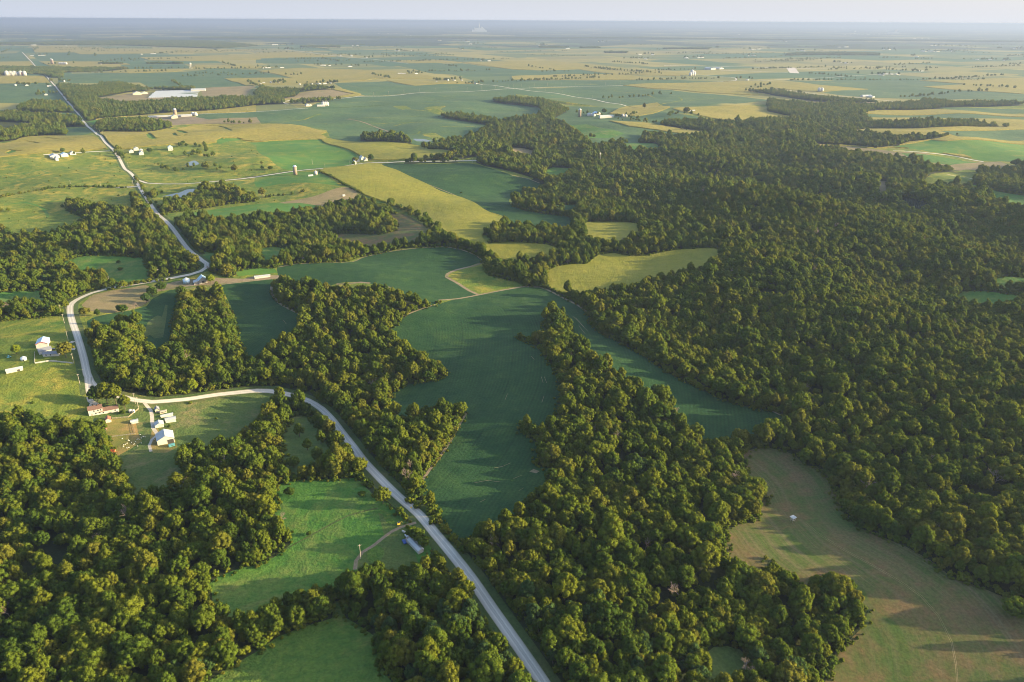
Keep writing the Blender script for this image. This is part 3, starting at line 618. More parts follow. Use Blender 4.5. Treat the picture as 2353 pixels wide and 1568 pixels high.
near_edge = dilate(~isf, 1)              # within about 2 m of open ground
skirt = isf & dilate(~isf, 3)
isroad = dilate(RN.k == KID['road'], 3)
plant = isf & ~near_edge & ~isroad
skirt &= ~isroad
outer = dilate(isf, 2) & ~isf & ~isroad & (RN.k != KID['verge']) & (RN.k != KID['algae'])

# ------------------------------------------------------------------ one ground surface, cut into its covers
vin = []; ein = []; fin = []; fprio = []
def add_loop(pts):
    b = len(vin); vin.extend([(float(p[0]), float(p[1])) for p in pts]); return b
for i, r in enumerate(REG):
    b = add_loop(r[3]); fin.append(list(range(b, b + len(r[3]))))
for c, w in RC:
    b = add_loop(c); ein.extend([(b + k, b + k + 1) for k in range(len(c) - 1)])
gp = []
d = 120.0
while d < 9000:
    st = max(13.0, d * .014); hw = .95 * d + 260
    n = int(2 * hw / st); xs = (np.arange(n) + (.5 if int(d) % 2 else 0)) * st - hw
    gp += [(float(x), d) for x in xs]; d += st * .95
for rr in (300, 700): gp += [(rr * math.cos(a), -rr * .5 + 60 * math.sin(a)) for a in np.linspace(0, 6.2, 10)]
for d in (9600, 11000, 13000, 16000, 20000, 26000, 34000, 50000, 80000): gp += [(x, float(d)) for x in np.linspace(-1.1 * d, 1.1 * d, 41)]
gp += [(x, y) for x in (-BIG, -20000, -9000, 9000, 20000, BIG) for y in (-BIG, -20000, -6000, -900, 3000, 9000)]
vin += gp
b = add_loop([(-BIG, -BIG), (BIG, -BIG), (BIG, BIG + 500), (-BIG, BIG + 500)]); fin.append([b, b + 1, b + 2, b + 3])
cv, ce, cf, ov, oe, of = delaunay_2d_cdt([Vector(p) for p in vin], ein, fin, 0, 0.02, True)
V = np.array([(p[0], p[1]) for p in cv]); Fc = np.array([f for f in cf if len(f) == 3])
own = np.full(len(Fc), -1)
CT = V[Fc].mean(1)
def inside(poly, q):
    a = np.array(poly); b = np.roll(a, -1, 0); r = np.zeros(len(q), bool)
    for (x1, y1), (x2, y2) in zip(a, b):
        if y1 == y2: continue
        m = (q[:, 1] < y1) != (q[:, 1] < y2)
        r[m] ^= q[m, 0] < x1 + (q[m, 1] - y1) / (y2 - y1) * (x2 - x1)
    return r
for i in sorted(range(len(REG)), key=lambda q: (REG[q][0], q)):
    a = np.array(REG[i][3]); lo = a.min(0); hi = a.max(0)
    ix = np.nonzero((CT[:, 0] >= lo[0]) & (CT[:, 0] <= hi[0]) & (CT[:, 1] >= lo[1]) & (CT[:, 1] <= hi[1]))[0]
    own[ix[inside(REG[i][3], CT[ix])]] = i
Z = height(V[:, 0], V[:, 1])
e = 2.0
gx = (height(V[:, 0] + e, V[:, 1]) - height(V[:, 0] - e, V[:, 1])) / (2 * e); gy = (height(V[:, 0], V[:, 1] + e) - height(V[:, 0], V[:, 1] - e)) / (2 * e)
NR = np.stack([-gx, -gy, np.ones_like(gx)], 1); NR /= np.linalg.norm(NR, axis=1)[:, None]
def dist_poly(pts, c, signed=False):
    c = np.array(c); a = c[:-1]; b = c[1:]; best = np.full(len(pts), 1e9); sg = np.zeros(len(pts))
    for p, q in zip(a, b):
        dd = q - p; t = np.clip(((pts - p) @ dd) / (dd @ dd + 1e-9), 0, 1); pr_ = p + t[:, None] * dd
        ds = np.hypot(*(pts - pr_).T); cr = dd[0] * (pts[:, 1] - p[1]) - dd[1] * (pts[:, 0] - p[0])
        m = ds < best; best[m] = ds[m]; sg[m] = np.sign(cr[m])
    return best * sg if signed else best
def mesh_from(name, verts, tris, mat, normals=None, row=None):
    me = bpy.data.meshes.new(name)
    me.vertices.add(len(verts)); me.vertices.foreach_set('co', np.asarray(verts, np.float32).ravel())
    me.loops.add(len(tris) * tris.shape[1]); me.loops.foreach_set('vertex_index', tris.astype(np.int32).ravel())
    me.polygons.add(len(tris)); me.polygons.foreach_set('loop_start', np.arange(0, len(tris) * tris.shape[1], tris.shape[1], dtype=np.int32))
    me.update(calc_edges=True); me.materials.append(mat)
    me.polygons.foreach_set('use_smooth', np.ones(len(tris), bool))
    if row is not None:
        at = me.attributes.new('row', 'FLOAT', 'POINT'); at.data.foreach_set('value', np.asarray(row, np.float32))
    if normals is not None: me.normals_split_custom_set_from_vertices([tuple(n) for n in normals])
    return me
# a single outer sheet and the plain are joined: whatever lies outside every outline is farmland too
for rid in sorted(set(own.tolist())):
    tri = Fc[own == rid]
    kind, name, rows = ('plain', 'ground', None) if rid == -1 else (REG[rid][1], REG[rid][2], REG[rid][4])
    ids, inv = np.unique(tri, return_inverse=True); tri = inv.reshape(-1, 3)
    v = np.column_stack([V[ids], Z[ids]]); nr = NR[ids]
    a = v[tri[:, 1], :2] - v[tri[:, 0], :2]; b2 = v[tri[:, 2], :2] - v[tri[:, 0], :2]
    fl = (a[:, 0] * b2[:, 1] - a[:, 1] * b2[:, 0]) < 0; tri[fl] = tri[fl][:, ::-1]
    row = np.zeros(len(v))
    if rows:
        if rows[0] == 'ang': row = v[:, 0] * -math.sin(math.radians(rows[1])) + v[:, 1] * math.cos(math.radians(rows[1]))
        elif rows[0] == 'poly': row = dist_poly(v[:, :2], resample(P(rows[1]), False, True), True) + 300
        elif rows[0] == 'centre': row = dist_poly(v[:, :2], rows[1]) / rows[2]
    if kind in ('corn', 'cornfar'):
        v[:, 2] += 2.3
        ed = {}
        for t in tri:
            for k in range(3):
                p, q = int(t[k]), int(t[(k + 1) % 3])
                ed[(p, q)] = 1
        bd = [(p, q) for (p, q) in ed if (q, p) not in ed]
        if bd:
            n0 = len(v); low = v[[p for p, q in bd]]; low2 = v[[q for p, q in bd]]
            hi, hi2 = low.copy(), low2.copy(); low = low.copy(); low2 = low2.copy(); low[:, 2] -= 2.3; low2[:, 2] -= 2.3
            m = len(bd); vv = np.concatenate([low, low2, hi, hi2]); ar = np.arange(m) + n0
            dd = hi2 - hi; nn = np.stack([dd[:, 1], -dd[:, 0], np.zeros(m)], 1); nn /= np.maximum(np.linalg.norm(nn, axis=1)[:, None], 1e-9)
            v = np.concatenate([v, vv]); nn = nn * .25 + np.array([0, 0, 1.]); nn /= np.linalg.norm(nn, axis=1)[:, None]; nr = np.concatenate([nr, nn, nn, nn, nn]); row = np.concatenate([row, np.zeros(4 * m)])
            tri = np.concatenate([tri, np.stack([ar, ar + m, ar + 3 * m], 1), np.stack([ar, ar + 3 * m, ar + 2 * m], 1)])
    if kind == 'water' or kind == 'algae':
        nr = np.tile([0, 0, 1.], (len(v), 1))
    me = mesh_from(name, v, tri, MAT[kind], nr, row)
    o = bpy.data.objects.new(name, me); COL.objects.link(o); tag(o, kind='structure')

# ------------------------------------------------------------------ trees
def ico(sub):
    t = (1 + 5 ** .5) / 2
    v = [(-1, t, 0), (1, t, 0), (-1, -t, 0), (1, -t, 0), (0, -1, t), (0, 1, t), (0, -1, -t), (0, 1, -t), (t, 0, -1), (t, 0, 1), (-t, 0, -1), (-t, 0, 1)]
    f = [(0, 11, 5), (0, 5, 1), (0, 1, 7), (0, 7, 10), (0, 10, 11), (1, 5, 9), (5, 11, 4), (11, 10, 2), (10, 7, 6), (7, 1, 8), (3, 9, 4), (3, 4, 2), (3, 2, 6), (3, 6, 8), (3, 8, 9), (4, 9, 5), (2, 4, 11), (6, 2, 10), (8, 6, 7), (9, 8, 1)]
    v = [tuple(np.array(p) / np.linalg.norm(p)) for p in v]
    for _ in range(sub):
        c = {}; nf = []
        def mid(a, b):
            k = (min(a, b), max(a, b))
            if k not in c:
                p = np.array(v[a]) + np.array(v[b]); v.append(tuple(p / np.linalg.norm(p))); c[k] = len(v) - 1
            return c[k]
        for a, b, d in f:
            x, y, z = mid(a, b), mid(b, d), mid(d, a); nf += [(a, x, z), (b, y, x), (d, z, y), (x, y, z)]
        f = nf
    return np.array(v), np.array(f)
ICO = {i: ico(i) for i in range(3)}
def crown_arrays(seed, rx, h, base, nl, cards, card, sub, lobe=(.26, .42), top=1.0, offs=(0, 0, 0)):
    g = np.random.RandomState(seed); Vs = []; Ns = []; Fs = []; nv = 0
    cz = base + (h - base) * .5; hz_ = (h - base) * .5
    iv, iF = ICO[sub]
    lobes = [(np.array([0, 0, cz - hz_ * .1]), np.array([rx * .50, rx * .50, hz_ * .66]))]
    o1, o2, a1, a2 = g.uniform(0, 6.3), g.uniform(0, 6.3), g.uniform(.10, .26), g.uniform(.06, .16)
    rim = lambda ph: 1 + a1 * math.sin(2 * ph + o1) + a2 * math.sin(3 * ph + o2)
    for k in range(nl):
        u = (k + .5) / nl; zc = 1 - 1.72 * u ** 1.05; ph = k * 2.39996 + g.uniform(-.5, .5)
        rr = math.sqrt(max(0, 1 - min(1, abs(zc)) ** 2)); q = g.uniform(.58, .90) * rim(ph)
        if zc > .5: rr *= top
        r = rx * g.uniform(*lobe)
        c = np.array([math.cos(ph) * rr * rx * q, math.sin(ph) * rr * rx * q, cz + zc * hz_ * g.uniform(.55, .92)])
        lobes.append((c, np.array([r, r, r * g.uniform(.75, 1.0)])))
    ctr = np.array([0, 0, cz - hz_ * .25])
    for li, (c, r) in enumerate(lobes):
        jit = 1 + g.uniform(-.30, .16, len(iv)); p = c + iv * r * jit[:, None]
        n = (p - c) / np.linalg.norm(p - c, axis=1)[:, None]; n2 = (p - ctr) / np.linalg.norm(p - ctr, axis=1)[:, None]
        nn = n * .9 + n2 * .2 + g.normal(0, .28, n.shape); Vs.append(p); Ns.append(nn); Fs.append(iF + nv); nv += len(p)
    C = np.array([l[0] for l in lobes[1:]]); Rr = np.array([l[1][0] for l in lobes[1:]])
    per = max(1, int(cards / max(1, nl)))
    for c, r in zip(C, Rr):
        d = g.normal(size=(per * 2, 3)); d[:, 2] += .25; d /= np.linalg.norm(d, axis=1)[:, None]
        p = c + d * r * g.uniform(.88, 1.38, (len(d), 1))
        ins = (np.linalg.norm(p[:, None] - C[None], axis=2) < Rr[None] * .86).any(1); d = d[~ins][:per]; p = p[~ins][:per]
        if not len(p): continue
        nn = d + g.normal(0, .55, d.shape); nn /= np.linalg.norm(nn, axis=1)[:, None]
        t = np.cross(nn, g.normal(size=nn.shape)); t /= np.linalg.norm(t, axis=1)[:, None]; b = np.cross(nn, t)
        s_ = card * g.uniform(.55, 1.25, (len(p), 1)) * .5; s2 = s_ * g.uniform(.6, 1.0, s_.shape)
        q = np.stack([p - t * s_ - b * s2 * .4, p + t * s_ * .3 - b * s2, p + t * s_ + b * s2 * .3, p - t * s_ * .2 + b * s2], 1).reshape(-1, 3)
        n2 = (p - ctr) / np.linalg.norm(p - ctr, axis=1)[:, None]
        sn = d * .75 + nn * .62 + n2 * .15; sn /= np.linalg.norm(sn, axis=1)[:, None]
        ar = np.arange(len(p))[:, None] * 4 + nv
        Vs.append(q); Ns.append(np.repeat(sn, 4, 0)); Fs.append(np.concatenate([np.concatenate([ar, ar + 1, ar + 2], 1), np.concatenate([ar, ar + 2, ar + 3], 1)])); nv += len(q)
    Vv = np.concatenate(Vs) + np.array(offs); Nn = np.concatenate(Ns); Nn /= np.linalg.norm(Nn, axis=1)[:, None]
    return Vv, Nn, np.concatenate(Fs)
def crown_mesh(name, *a, mat=None, **k):
    v, n, f = crown_arrays(*a, **k); return mesh_from(name, v, f, mat or LEAF, n)
# shapes: (radius, height, crown base, lobes, top pinch, lobe range)
SH = [(5.4, 14.5, 3.0, 30, 1.0, (.14, .27)), (4.6, 15.5, 3.2, 28, .8, (.15, .28)), (6.2, 14.0, 2.8, 36, 1.1, (.12, .24)), (4.2, 13.0, 2.4, 22, .9, (.17, .32)), (5.0, 16.5, 4.0, 30, .9, (.14, .26)), (5.8, 13.2, 2.2, 30, 1.2, (.14, .27)), (3.8, 11.5, 1.8, 20, .8, (.18, .33))]
CROWN0 = [crown_mesh('crown', 100 + i, s[0], s[1], s[2], int(s[3] * 1.9), 3200, .56, 1, lobe=s[5], top=s[4]) for i, s in enumerate(SH)]
def trunk_mesh(seed, h, base, r):
    g = random.Random(seed); m = MB(); p = Vector((0, 0, -.6)); q = Vector((g.uniform(-.3, .3), g.uniform(-.3, .3), base + 1.0))
    m.tube(p, (0, 0, .5), r * 1.35, r, 8); m.tube((0, 0, .45), q, r, r * .7, 8)
    for k in range(5):
        a = k * 1.26 + g.uniform(-.3, .3); e = q + Vector((math.cos(a) * h * .19, math.sin(a) * h * .19, h * g.uniform(.2, .38)))
        m.tube(q - Vector((0, 0, .4)), e, r * .42, r * .12, 5)
    me = bpy.data.meshes.new('trunk'); me.from_pydata(m.v, [], m.f); me.materials.append(BARK); return me
TRUNK0 = [trunk_mesh(i, s[1], s[2], .30) for i, s in enumerate(SH)]
def dead_mesh(seed, h=12.):
    g = random.Random(seed); m = MB()
    def br(p, d, l, r, lv):
        e = p + d * l; m.tube(p, e, r, r * .62, 5, False)
        if lv == 0: return
        for k in range(3 if lv > 1 else 4):
            nd = (d + Vector((g.uniform(-1, 1), g.uniform(-1, 1), g.uniform(-.35, .6))) * .75).normalized()
            br(e - d * l * g.uniform(0, .35), nd, l * g.uniform(.55, .8), r * .6, lv - 1)
    br(Vector((0, 0, -.5)), Vector((g.uniform(-.1, .1), g.uniform(-.1, .1), 1)).normalized(), h * .36, .26, 5 if h > 9 else 4)
    me = bpy.data.meshes.new('branches'); me.from_pydata(m.v, [], m.f); me.materials.append(DEAD); return me
DEADM = [dead_mesh(3), dead_mesh(8), dead_mesh(21)]

VIEWK = .80
def lattice(x0, x1, y0, y1, sp, seed):
    g = np.random.RandomState(seed); ny = int((y1 - y0) / (sp * .87)); nx = int((x1 - x0) / sp)
    jj, ii = np.mgrid[0:ny, 0:nx]; x = x0 + (ii + .5 * (jj % 2)) * sp; y = y0 + jj * sp * .87
    x = x + g.uniform(-.36, .36, x.shape) * sp; y = y + g.uniform(-.36, .36, y.shape) * sp
    return x.ravel(), y.ravel()
def inview(x, y, m=240): return (np.abs(x) < VIEWK * y + m) & (y > 150)
def rast(mask, x, y, R_=RN):
    i = ((x - R_.x0) / R_.st).astype(int); j = ((y - R_.y0) / R_.st).astype(int)
    ok = (i >= 0) & (i < R_.nx) & (j >= 0) & (j < R_.ny); r = np.zeros(x.shape, bool); r[ok] = mask[j[ok], i[ok]]; return r
xa, ya = lattice(-1500, 2300, 60, 2690, 6.1, 1)
k = rast(plant, xa, ya) & inview(xa, ya); xa, ya = xa[k], ya[k]
# thin out a few gaps so that the dark floor shows between crowns
gap = np.sin(xa / 31. + 1.3 * np.sin(ya / 47.)) * np.sin(ya / 37. + 1.7 * np.sin(xa / 53.))
k = (rs.rand(len(xa)) < np.where(gap > .72, .55, .95)); xa, ya = xa[k], ya[k]
d_a = np.hypot(xa, ya)
kk = rs.rand(len(xa)) < np.where(d_a > 1500, .85, 1.0); xa, ya, d_a = xa[kk], ya[kk], d_a[kk]
sc = np.clip(rs.normal(.73, .17, len(xa)), .42, 1.15); sc[rs.rand(len(xa)) < .07] *= 1.45
rot = rs.uniform(0, 2 * PI, len(xa)); var = rs.randint(0, len(SH), len(xa))
def to_px(x, y, z):
    p = Vector((x, y, z - CAM_H)); w = p.dot(f0)
    return (512 + F * p.dot(cam_r) / w, 341.2 - F * p.dot(cam_u) / w)
# --- the trees that show largest stand as objects of their own
zt = height(xa, ya)
cand = []
for i in np.argsort(d_a)[:1500]:
    u, v = to_px(xa[i], ya[i], zt[i] + 8)
    if 3 < u < 1021 and v < 683: cand.append(int(i))
    if len(cand) >= 285: break
single = np.zeros(len(xa), bool); single[cand] = True
CN = list(LEAFCOL.keys())
def wood_of(u, v):
    if u < 545 and v > 610 - (u - 200) * .0 and u > 385: return 'wood left of the road', 'trees between the bottom meadow and the gravel road'
    if u < 470: return 'lower left wood', 'trees of the lower left wood'
    if u > 900: return 'wood beyond the meadow', 'trees right of the cut meadow'
    return 'wood right of the road', 'trees of the big wood right of the gravel road'
def colour_at(x, y):
    v = .5 + .5 * math.sin(x / 41. + 2 * math.sin(y / 63.)) * math.sin(y / 38. + 1.5)
    q = min(.999, max(0, rnd.random() * .72 + v * .28))
    return CN[0] if q < .22 else CN[2] if q < .36 else CN[1] if q < .60 else CN[3] if q < .80 else CN[4] if q < .92 else CN[5]
FOR_TREE = []
def leafy(name, x, y, vi, s, rz, colr, label, cat, group, sz=1.0):
    t = thing(name, (x, y, hz((x, y)) - .1), rz, label, cat, group); t.scale = (s, s, s * sz)
    c = bpy.data.objects.new('crown', CROWN0[vi]); COL.objects.link(c); c.parent = t
    c.material_slots[0].link = 'OBJECT'; c.material_slots[0].material = LM[colr]
    b = bpy.data.objects.new('trunk', TRUNK0[vi]); COL.objects.link(b); b.parent = t
    return t
MARKS = [('mobile home', 954, 1256), ('drive entrance', 955, 1201), ('duckweed pond', 1672, 1514), ('box stand', 1821, 1199), ('bottom meadow', 690, 1520), ('meadow gap', 780, 1381), ('meadow\'s tip', 500, 1380), ('soybean corner', 1085, 1200),
         ('bare pink tree', 302, 1203), ('left corner', 0, 1568), ('left edge', 0, 1350), ('road end', 1235, 1560), ('meadow bay', 1664, 1221), ('wooded point', 1990, 1400), ('lone tree', 2330, 1418), ('bottom middle', 1400, 1568), ('dirt track', 818, 1300), ('straight road', 1100, 1400), ('white snag', 628, 1228)]
def where(x, y, MK=None, pick=(0, 1)):
    out = []; used = []
    for k, (n, mx, my) in enumerate([sorted(MK or MARKS, key=lambda q: math.hypot(q[1] - x, q[2] - y))[i_] for i_ in pick]):
        dx, dy = x - mx, y - my; d = math.hypot(dx, dy); h = 'above' if dy < 0 else 'below'; s_ = 'left of' if dx < 0 else 'right of'; u_ = 'up-' if dy < 0 else 'down-'
        dr = s_ if abs(dy) < .41 * abs(dx) else h if abs(dx) < .41 * abs(dy) else u_ + s_
        out.append(('close ' if d < 55 else '' if d < 105 else 'somewhat ' if d < 160 else 'well ' if d < 240 else 'far ') + dr + ' the ' + n)
    return ', '.join(out)
seen = set()
for i in cand:
    x, y = float(xa[i]), float(ya[i]); u, v = to_px(x, y, zt[i] + 9); cn = colour_at(x, y); wl, wg = wood_of(u, v)
    size = 'broad' if SH[var[i]][0] * sc[i] > 5.2 else 'small' if SH[var[i]][0] * sc[i] < 3.9 else 'medium'
    if 1860 < u / S < 2000 and 1290 < v / S < 1470 and rnd.random() < .75: cn = 'yellow-green'
    for pk in ((0, 1), (0, 2), (1, 2), (0, 3), (1, 3), (2, 3), (0, 4), (1, 4), (0, 5)):
        lab = f'{size} {cn.replace(chr(32), chr(45))} tree ' + where(u / S, v / S, None, pk)
        if lab not in seen: break
    seen.add(lab)
    leafy('broadleaf_tree', x, y, int(var[i]), float(sc[i]), float(rot[i]), cn, lab, 'tree', wg)

# --- trees that stand alone or mark a farm: placed by hand where the photo shows them
def at(x, y): p = W(x, y); return p[0], p[1], hz(p)
def wid(x, y, px):   # metres spanned by px grid units at that spot
    p = W(x, y); return px * S * math.hypot(math.hypot(*p), CAM_H - hz(p)) / math.hypot(F, math.hypot(x * S - 512, y * S - 341))
LONE = [
 ('880,1158', 11, 2, 'olive', 'lone round tree standing at the left edge of the gravel road below the bend', 1.0),
 ('2330,1418', 14, 5, 'mid green', 'lone dense bush-like tree on the far right side of the cut meadow', .72),
 ('152,822', 14, 2, 'russet olive', 'large russet-green shade tree between the white farmhouse and the gravel road', 1.0),
 ('39,814', 9, 0, 'yellow-green', 'golden-green tree in the pasture behind the small round bin at the left edge', .8),
 ('224,926', 14, 2, 'dark green', 'tall dark tree left of the row shading the red-roofed farmhouse', 1.0),
 ('247,928', 14, 0, 'olive', 'olive tree in the middle of the row shading the red-roofed farmhouse', 1.1),
 ('268,930', 12, 4, 'olive', 'tall loose tree beside the junction, right of the farmhouse row', 1.0),
 ('288,941', 9, 3, 'olive', 'smaller tree in front of the farmhouse row, nearest the lawn', 1.0),
 ('284,953', 3.6, 6, 'mid green', 'round clipped bush on the lawn right of the red-roofed farmhouse', .8),
 ('485,652', 11, 0, 'yellow-green', 'golden-green tree right beside the old grey barn', .8),
 ('522,636', 15, 2, 'russet olive', 'big russet tree behind the old barn, near the inside of the road bend', 1.0),
 ('372,669', 12, 5, 'dark green', 'round dark tree on the bank left of the light blue bin', .85),
 ('351,682', 12, 0, 'dark green', 'dark tree just below and left of the round tree on the bank', .8),
 ('337,697', 10, 3, 'blue-green', 'lowest of the three dark trees on the bank beside the hayfield', .8),
 ('282,719', 12, 5, 'dark green', 'dark spreading tree between the hayfield and the small soybean field', .7),
 ('225,727', 6, 6, 'dark green', 'small dark tree at the lower left tip of the hayfield', .9),
 ('260,664', 11, 3, 'mid green', 'tree hiding the gravel road above the hayfield, left one of two', .8),
 ('283,663', 11, 5, 'olive', 'tree hiding the gravel road above the hayfield, right one of two', .8),
 ('150,710', 10, 0, 'olive', 'roadside tree inside the tight bend at the left', .8),
 ('196,727', 11, 0, 'russet olive', 'golden roadside tree right of the tight bend at the left', .7),
 ('688,1004', 8, 6, 'mid green', 'upper left tree of the orchard clearing', 1.), ('738,1020', 7, 6, 'mid green', 'thin tree with a bare trunk at the right of the orchard clearing', 1.1),
 ('707,1035', 8, 3, 'mid green', 'middle tree of the orchard clearing', .8), ('730,1062', 9, 3, 'mid green', 'lower right tree of the orchard clearing', .9), ('720,1086', 6, 6, 'mid green', 'slender tree at the bottom of the orchard clearing', 1.), ('675,1075', 9, 5, 'mid green', 'lower left tree of the orchard clearing', .9),
 ('666,1137', 7, 6, 'dark green', 'dark bush near the top left of the green meadow', .5), ('710,1230', 3, 6, 'dark green', 'small bush on the track across the green meadow', .6), ('832,1140', 5, 6, 'mid green', 'faint bush near the top right of the green meadow', .5),
 ('946,1236', 8, 0, 'mid green', 'green tree between the white mobile home and the road, left one', .7), ('961,1246', 8, 3, 'mid green', 'green tree between the white mobile home and the road, middle one', .8), ('974,1256', 8, 5, 'mid green', 'green tree between the white mobile home and the road, right one', .8),
 ('1847,1067', 10, 0, 'mid green', 'tree jutting into the top right of the cut meadow', 1.),
 ('268,500', 6, 6, 'olive', 'small bush in the left pasture', .7),
 ('252,432', 8, 5, 'dark green', 'round bush beside the lane left of the crossroads', .7), ('273,452', 4, 6, 'olive', 'tiny bush in the sunny pasture below the lane', .7),
 ('540,396', 15, 2, 'russet olive', 'big russet tree beside the lane to the white farmhouse pond', .9), ('603,455', 12, 4, 'russet olive', 'tree at the left end of the hedge below the tan hayfield', 1.),
 ('421,333', 11, 2, 'dark green', 'dark tree right of the white two-storey house', .8), ('345,352', 13, 2, 'dark green', 'dark tree right of the white farm buildings by the long road', .8), ('145,352', 11, 0, 'mid green', 'tree behind the left roadside farm sheds', .8),
 ('816,375', 13, 2, 'russet olive', 'russet tree left of the white farmhouse on the lane', .9), ('853,371', 14, 0, 'dark green', 'dark tree right of the white farmhouse on the lane', .9), ('813,381', 8, 3, 'mid green', 'small tree in front of the white farmhouse on the lane', .8),
 ('603,390', 7, 6, 'dark green', 'left one of two dark bushes below the bright green field', .8), ('622,391', 11, 5, 'dark green', 'right one of two dark bushes below the bright green field', .7),
 ('87,221', 16, 2, 'mid green', 'lone tree in the teal soybean field left of the long road', .9), ('1577,262', 22, 2, 'russet olive', 'big round tree on the gold hill right of the upper valley farm', .9), ('1388,262', 18, 2, 'dark green', 'dark tree behind the upper valley farm', .9),
 ('1480,252', 14, 4, 'russet olive', 'thin tall tree on the ridge right of the upper valley road', 1.), ('700,243', 14, 0, 'olive', 'tree beside the bend of the far lane', .9),
 ('1060,445', 4, 6, 'dark green', 'small shrub in a gully of the big cornfield', .6), ('1573,560', 9, 3, 'dark green', 'tree on the edge of the corn clearing in the big wood', .8),
 ('975,345', 16, 0, 'olive', 'pale tree at the left end of the valley wood', 1.),
 ('20,487', 6, 6, 'yellow-green', 'yellow-green bush at the left edge of the pasture', .8), ('3,487', 6, 6, 'olive', 'olive bush cut by the left edge of the photo', .8), ('144,477', 6, 6, 'mid green', 'low bush left of the pasture wood', .6),
 ('273,606', 5, 6, 'dark green', 'dark bush in the grass clearing left of the road', .6), ('277,622', 7, 6, 'dark green', 'wide low bush lower in the grass clearing left of the road', .45), ('307,594', 4, 6, 'dark green', 'small bush at the top right of the grass clearing', .6),
]
for pos, w, vi, cn, lab, sz in LONE:
    x, y, z = at(*map(float, pos.split(','))); s = w / 2 / SH[vi][0]
    leafy('lone_tree' if w > 6.5 else 'bush', x, y, vi, s, rnd.uniform(0, 6), cn, lab, 'tree' if w > 6.5 else 'bush', None, sz)
def dead(pos, h, k, lab, name='dead_tree'):
    x, y, z = at(*pos); o = bpy.data.objects.new(name, DEADM[k]); COL.objects.link(o); o.location = (x, y, z); s = h / 12.; o.scale = (s * 1.1, s * 1.1, s); o.rotation_euler = (0, 0, rnd.uniform(0, 6))
    tag(o, lab, 'dead tree')
for pos, h, k, lab in (((302, 1203), 17, 0, 'bare pinkish dead tree in the lower left wood below the farm'), ((628, 1228), 16, 1, 'pale dead snag beside the green meadow edge'), ((942, 870), 15, 0, 'bare tree in the wood just left of the central field'), ((940, 1120), 15, 2, 'bare reddish tree between the road and the central field'), ((861, 905), 14, 1, 'bare reddish tree above the curve of the central field notch'),
    ((1958, 1115), 15, 0, 'pale bare tree in the wood above the cut meadow, left one'), ((1988, 1155), 17, 1, 'pale bare tree in the wood above the cut meadow, right one'), ((2285, 1120), 15, 2, 'white bare tree near the right edge in the wood'), ((2265, 906), 13, 0, 'pale grey bare tree far right in the wood'), ((2205, 765), 17, 1, 'lavender-grey bare trees deep in the right wood'),
    ((1552, 960), 10, 2, 'small bare tree where the strip field meets the wood'), ((520, 742), 13, 0, 'bare tree on the edge between the two left soybean fields'), ((483, 624), 11, 1, 'bare thin tree inside the road bend'), ((2110, 1560), 12, 2, 'small white bare tree beside the duckweed pond'), ((310, 712), 8, 0, 'low pinkish bare thicket below the oval hayfield'), ((318, 706), 8, 1, 'low pinkish bare thicket right of the oval hayfield'), ((40, 1408), 13, 1, 'bare twisted tree at the left edge of the lower left wood'), ((470, 1440), 12, 2, 'bare tree at the lower edge of the lower left wood beside the meadow'), ((2130, 1080), 14, 0, 'bare tree deep in the wood right of the cut meadow')):
    if pos == (2110, 1560): pos = (1712, 1564)
    dead(pos, h, k, lab)

# --- every other tree: one woodland
LIB = bpy.data.collections.new('tree_shapes')      # sources only, never linked to the scene
def lib(name, me):
    o = bpy.data.objects.new(name, me); LIB.objects.link(o); return o
n_lib = 0
def full_tree(i, s):
    v, n, f = crown_arrays(100 + i, s[0], s[1], s[2], s[3], 1500, .62, 1, lobe=s[5], top=s[4]); return v, n, f
for i, s in enumerate(SH):                                       # 0..6 near
    me = CROWN0[i]; o = lib('a%02d_near' % i, me)
for i, s in enumerate(SH[:6]):                                   # 7..12 middle
    lib('b%02d_mid' % i, crown_mesh('crown_mid', 200 + i, s[0] * 1.04, s[1], s[2], 34, 700, .9, 1, lobe=(.17, .31), top=s[4]))
for i, s in enumerate(SH[:5]):                                   # 13..17 far
    lib('c%02d_far' % i, crown_mesh('crown_far', 300 + i, s[0] * 1.08, s[1], s[2] * .6, 15, 120, 1.6, 0, lobe=(.25, .42), top=s[4]))
for i in range(4):                                               # 18..21 clump of distant trees 34 m across
    g = random.Random(50 + i); Vs = []; Ns = []; Fs = []; nv = 0
    for q in range(13):
        a = q * 2.4; r_ = 17 * math.sqrt((q + .3) / 13)
        v, n, f = crown_arrays(400 + i * 20 + q, g.uniform(4.5, 6.3), g.uniform(11, 15), .5, 5, 20, 2.5, 0, lobe=(.42, .6), offs=(math.cos(a) * r_, math.sin(a) * r_, 0))
        Vs.append(v); Ns.append(n); Fs.append(f + nv); nv += len(v)
    lib('d%02d_clump' % i, mesh_from('clump', np.concatenate(Vs), np.concatenate(Fs), LEAF, np.concatenate(Ns)))
for i in range(3):                                               # 22..24 shrubs
    lib('e%02d_shrub' % i, crown_mesh('shrub', 500 + i, 2.1, 3.6, -.4, 9, 160, .55, 1, lobe=(.34, .5)))
for i in range(2): lib('f%02d_dead' % i, DEADM[i])               # 25..26
pts = []   # x, y, z, scale, rot, index, zscale
r_ = ~single
for x, y, z, s, a, v, dd in zip(xa[r_], ya[r_], zt[r_], sc[r_], rot[r_], var[r_], d_a[r_]):
    q = rs.rand()
    if q < .010 and dd < 1700: pts.append((x, y, z, s * 1.1, a, 25 + int(v) % 2, 1)); continue
    idx = int(v) if dd < 1350 else 7 + int(v) % 6 if dd < 2500 else 13 + int(v) % 5
    pts.append((x, y, z - .1, s, a, idx, rs.uniform(.82, 1.2)))
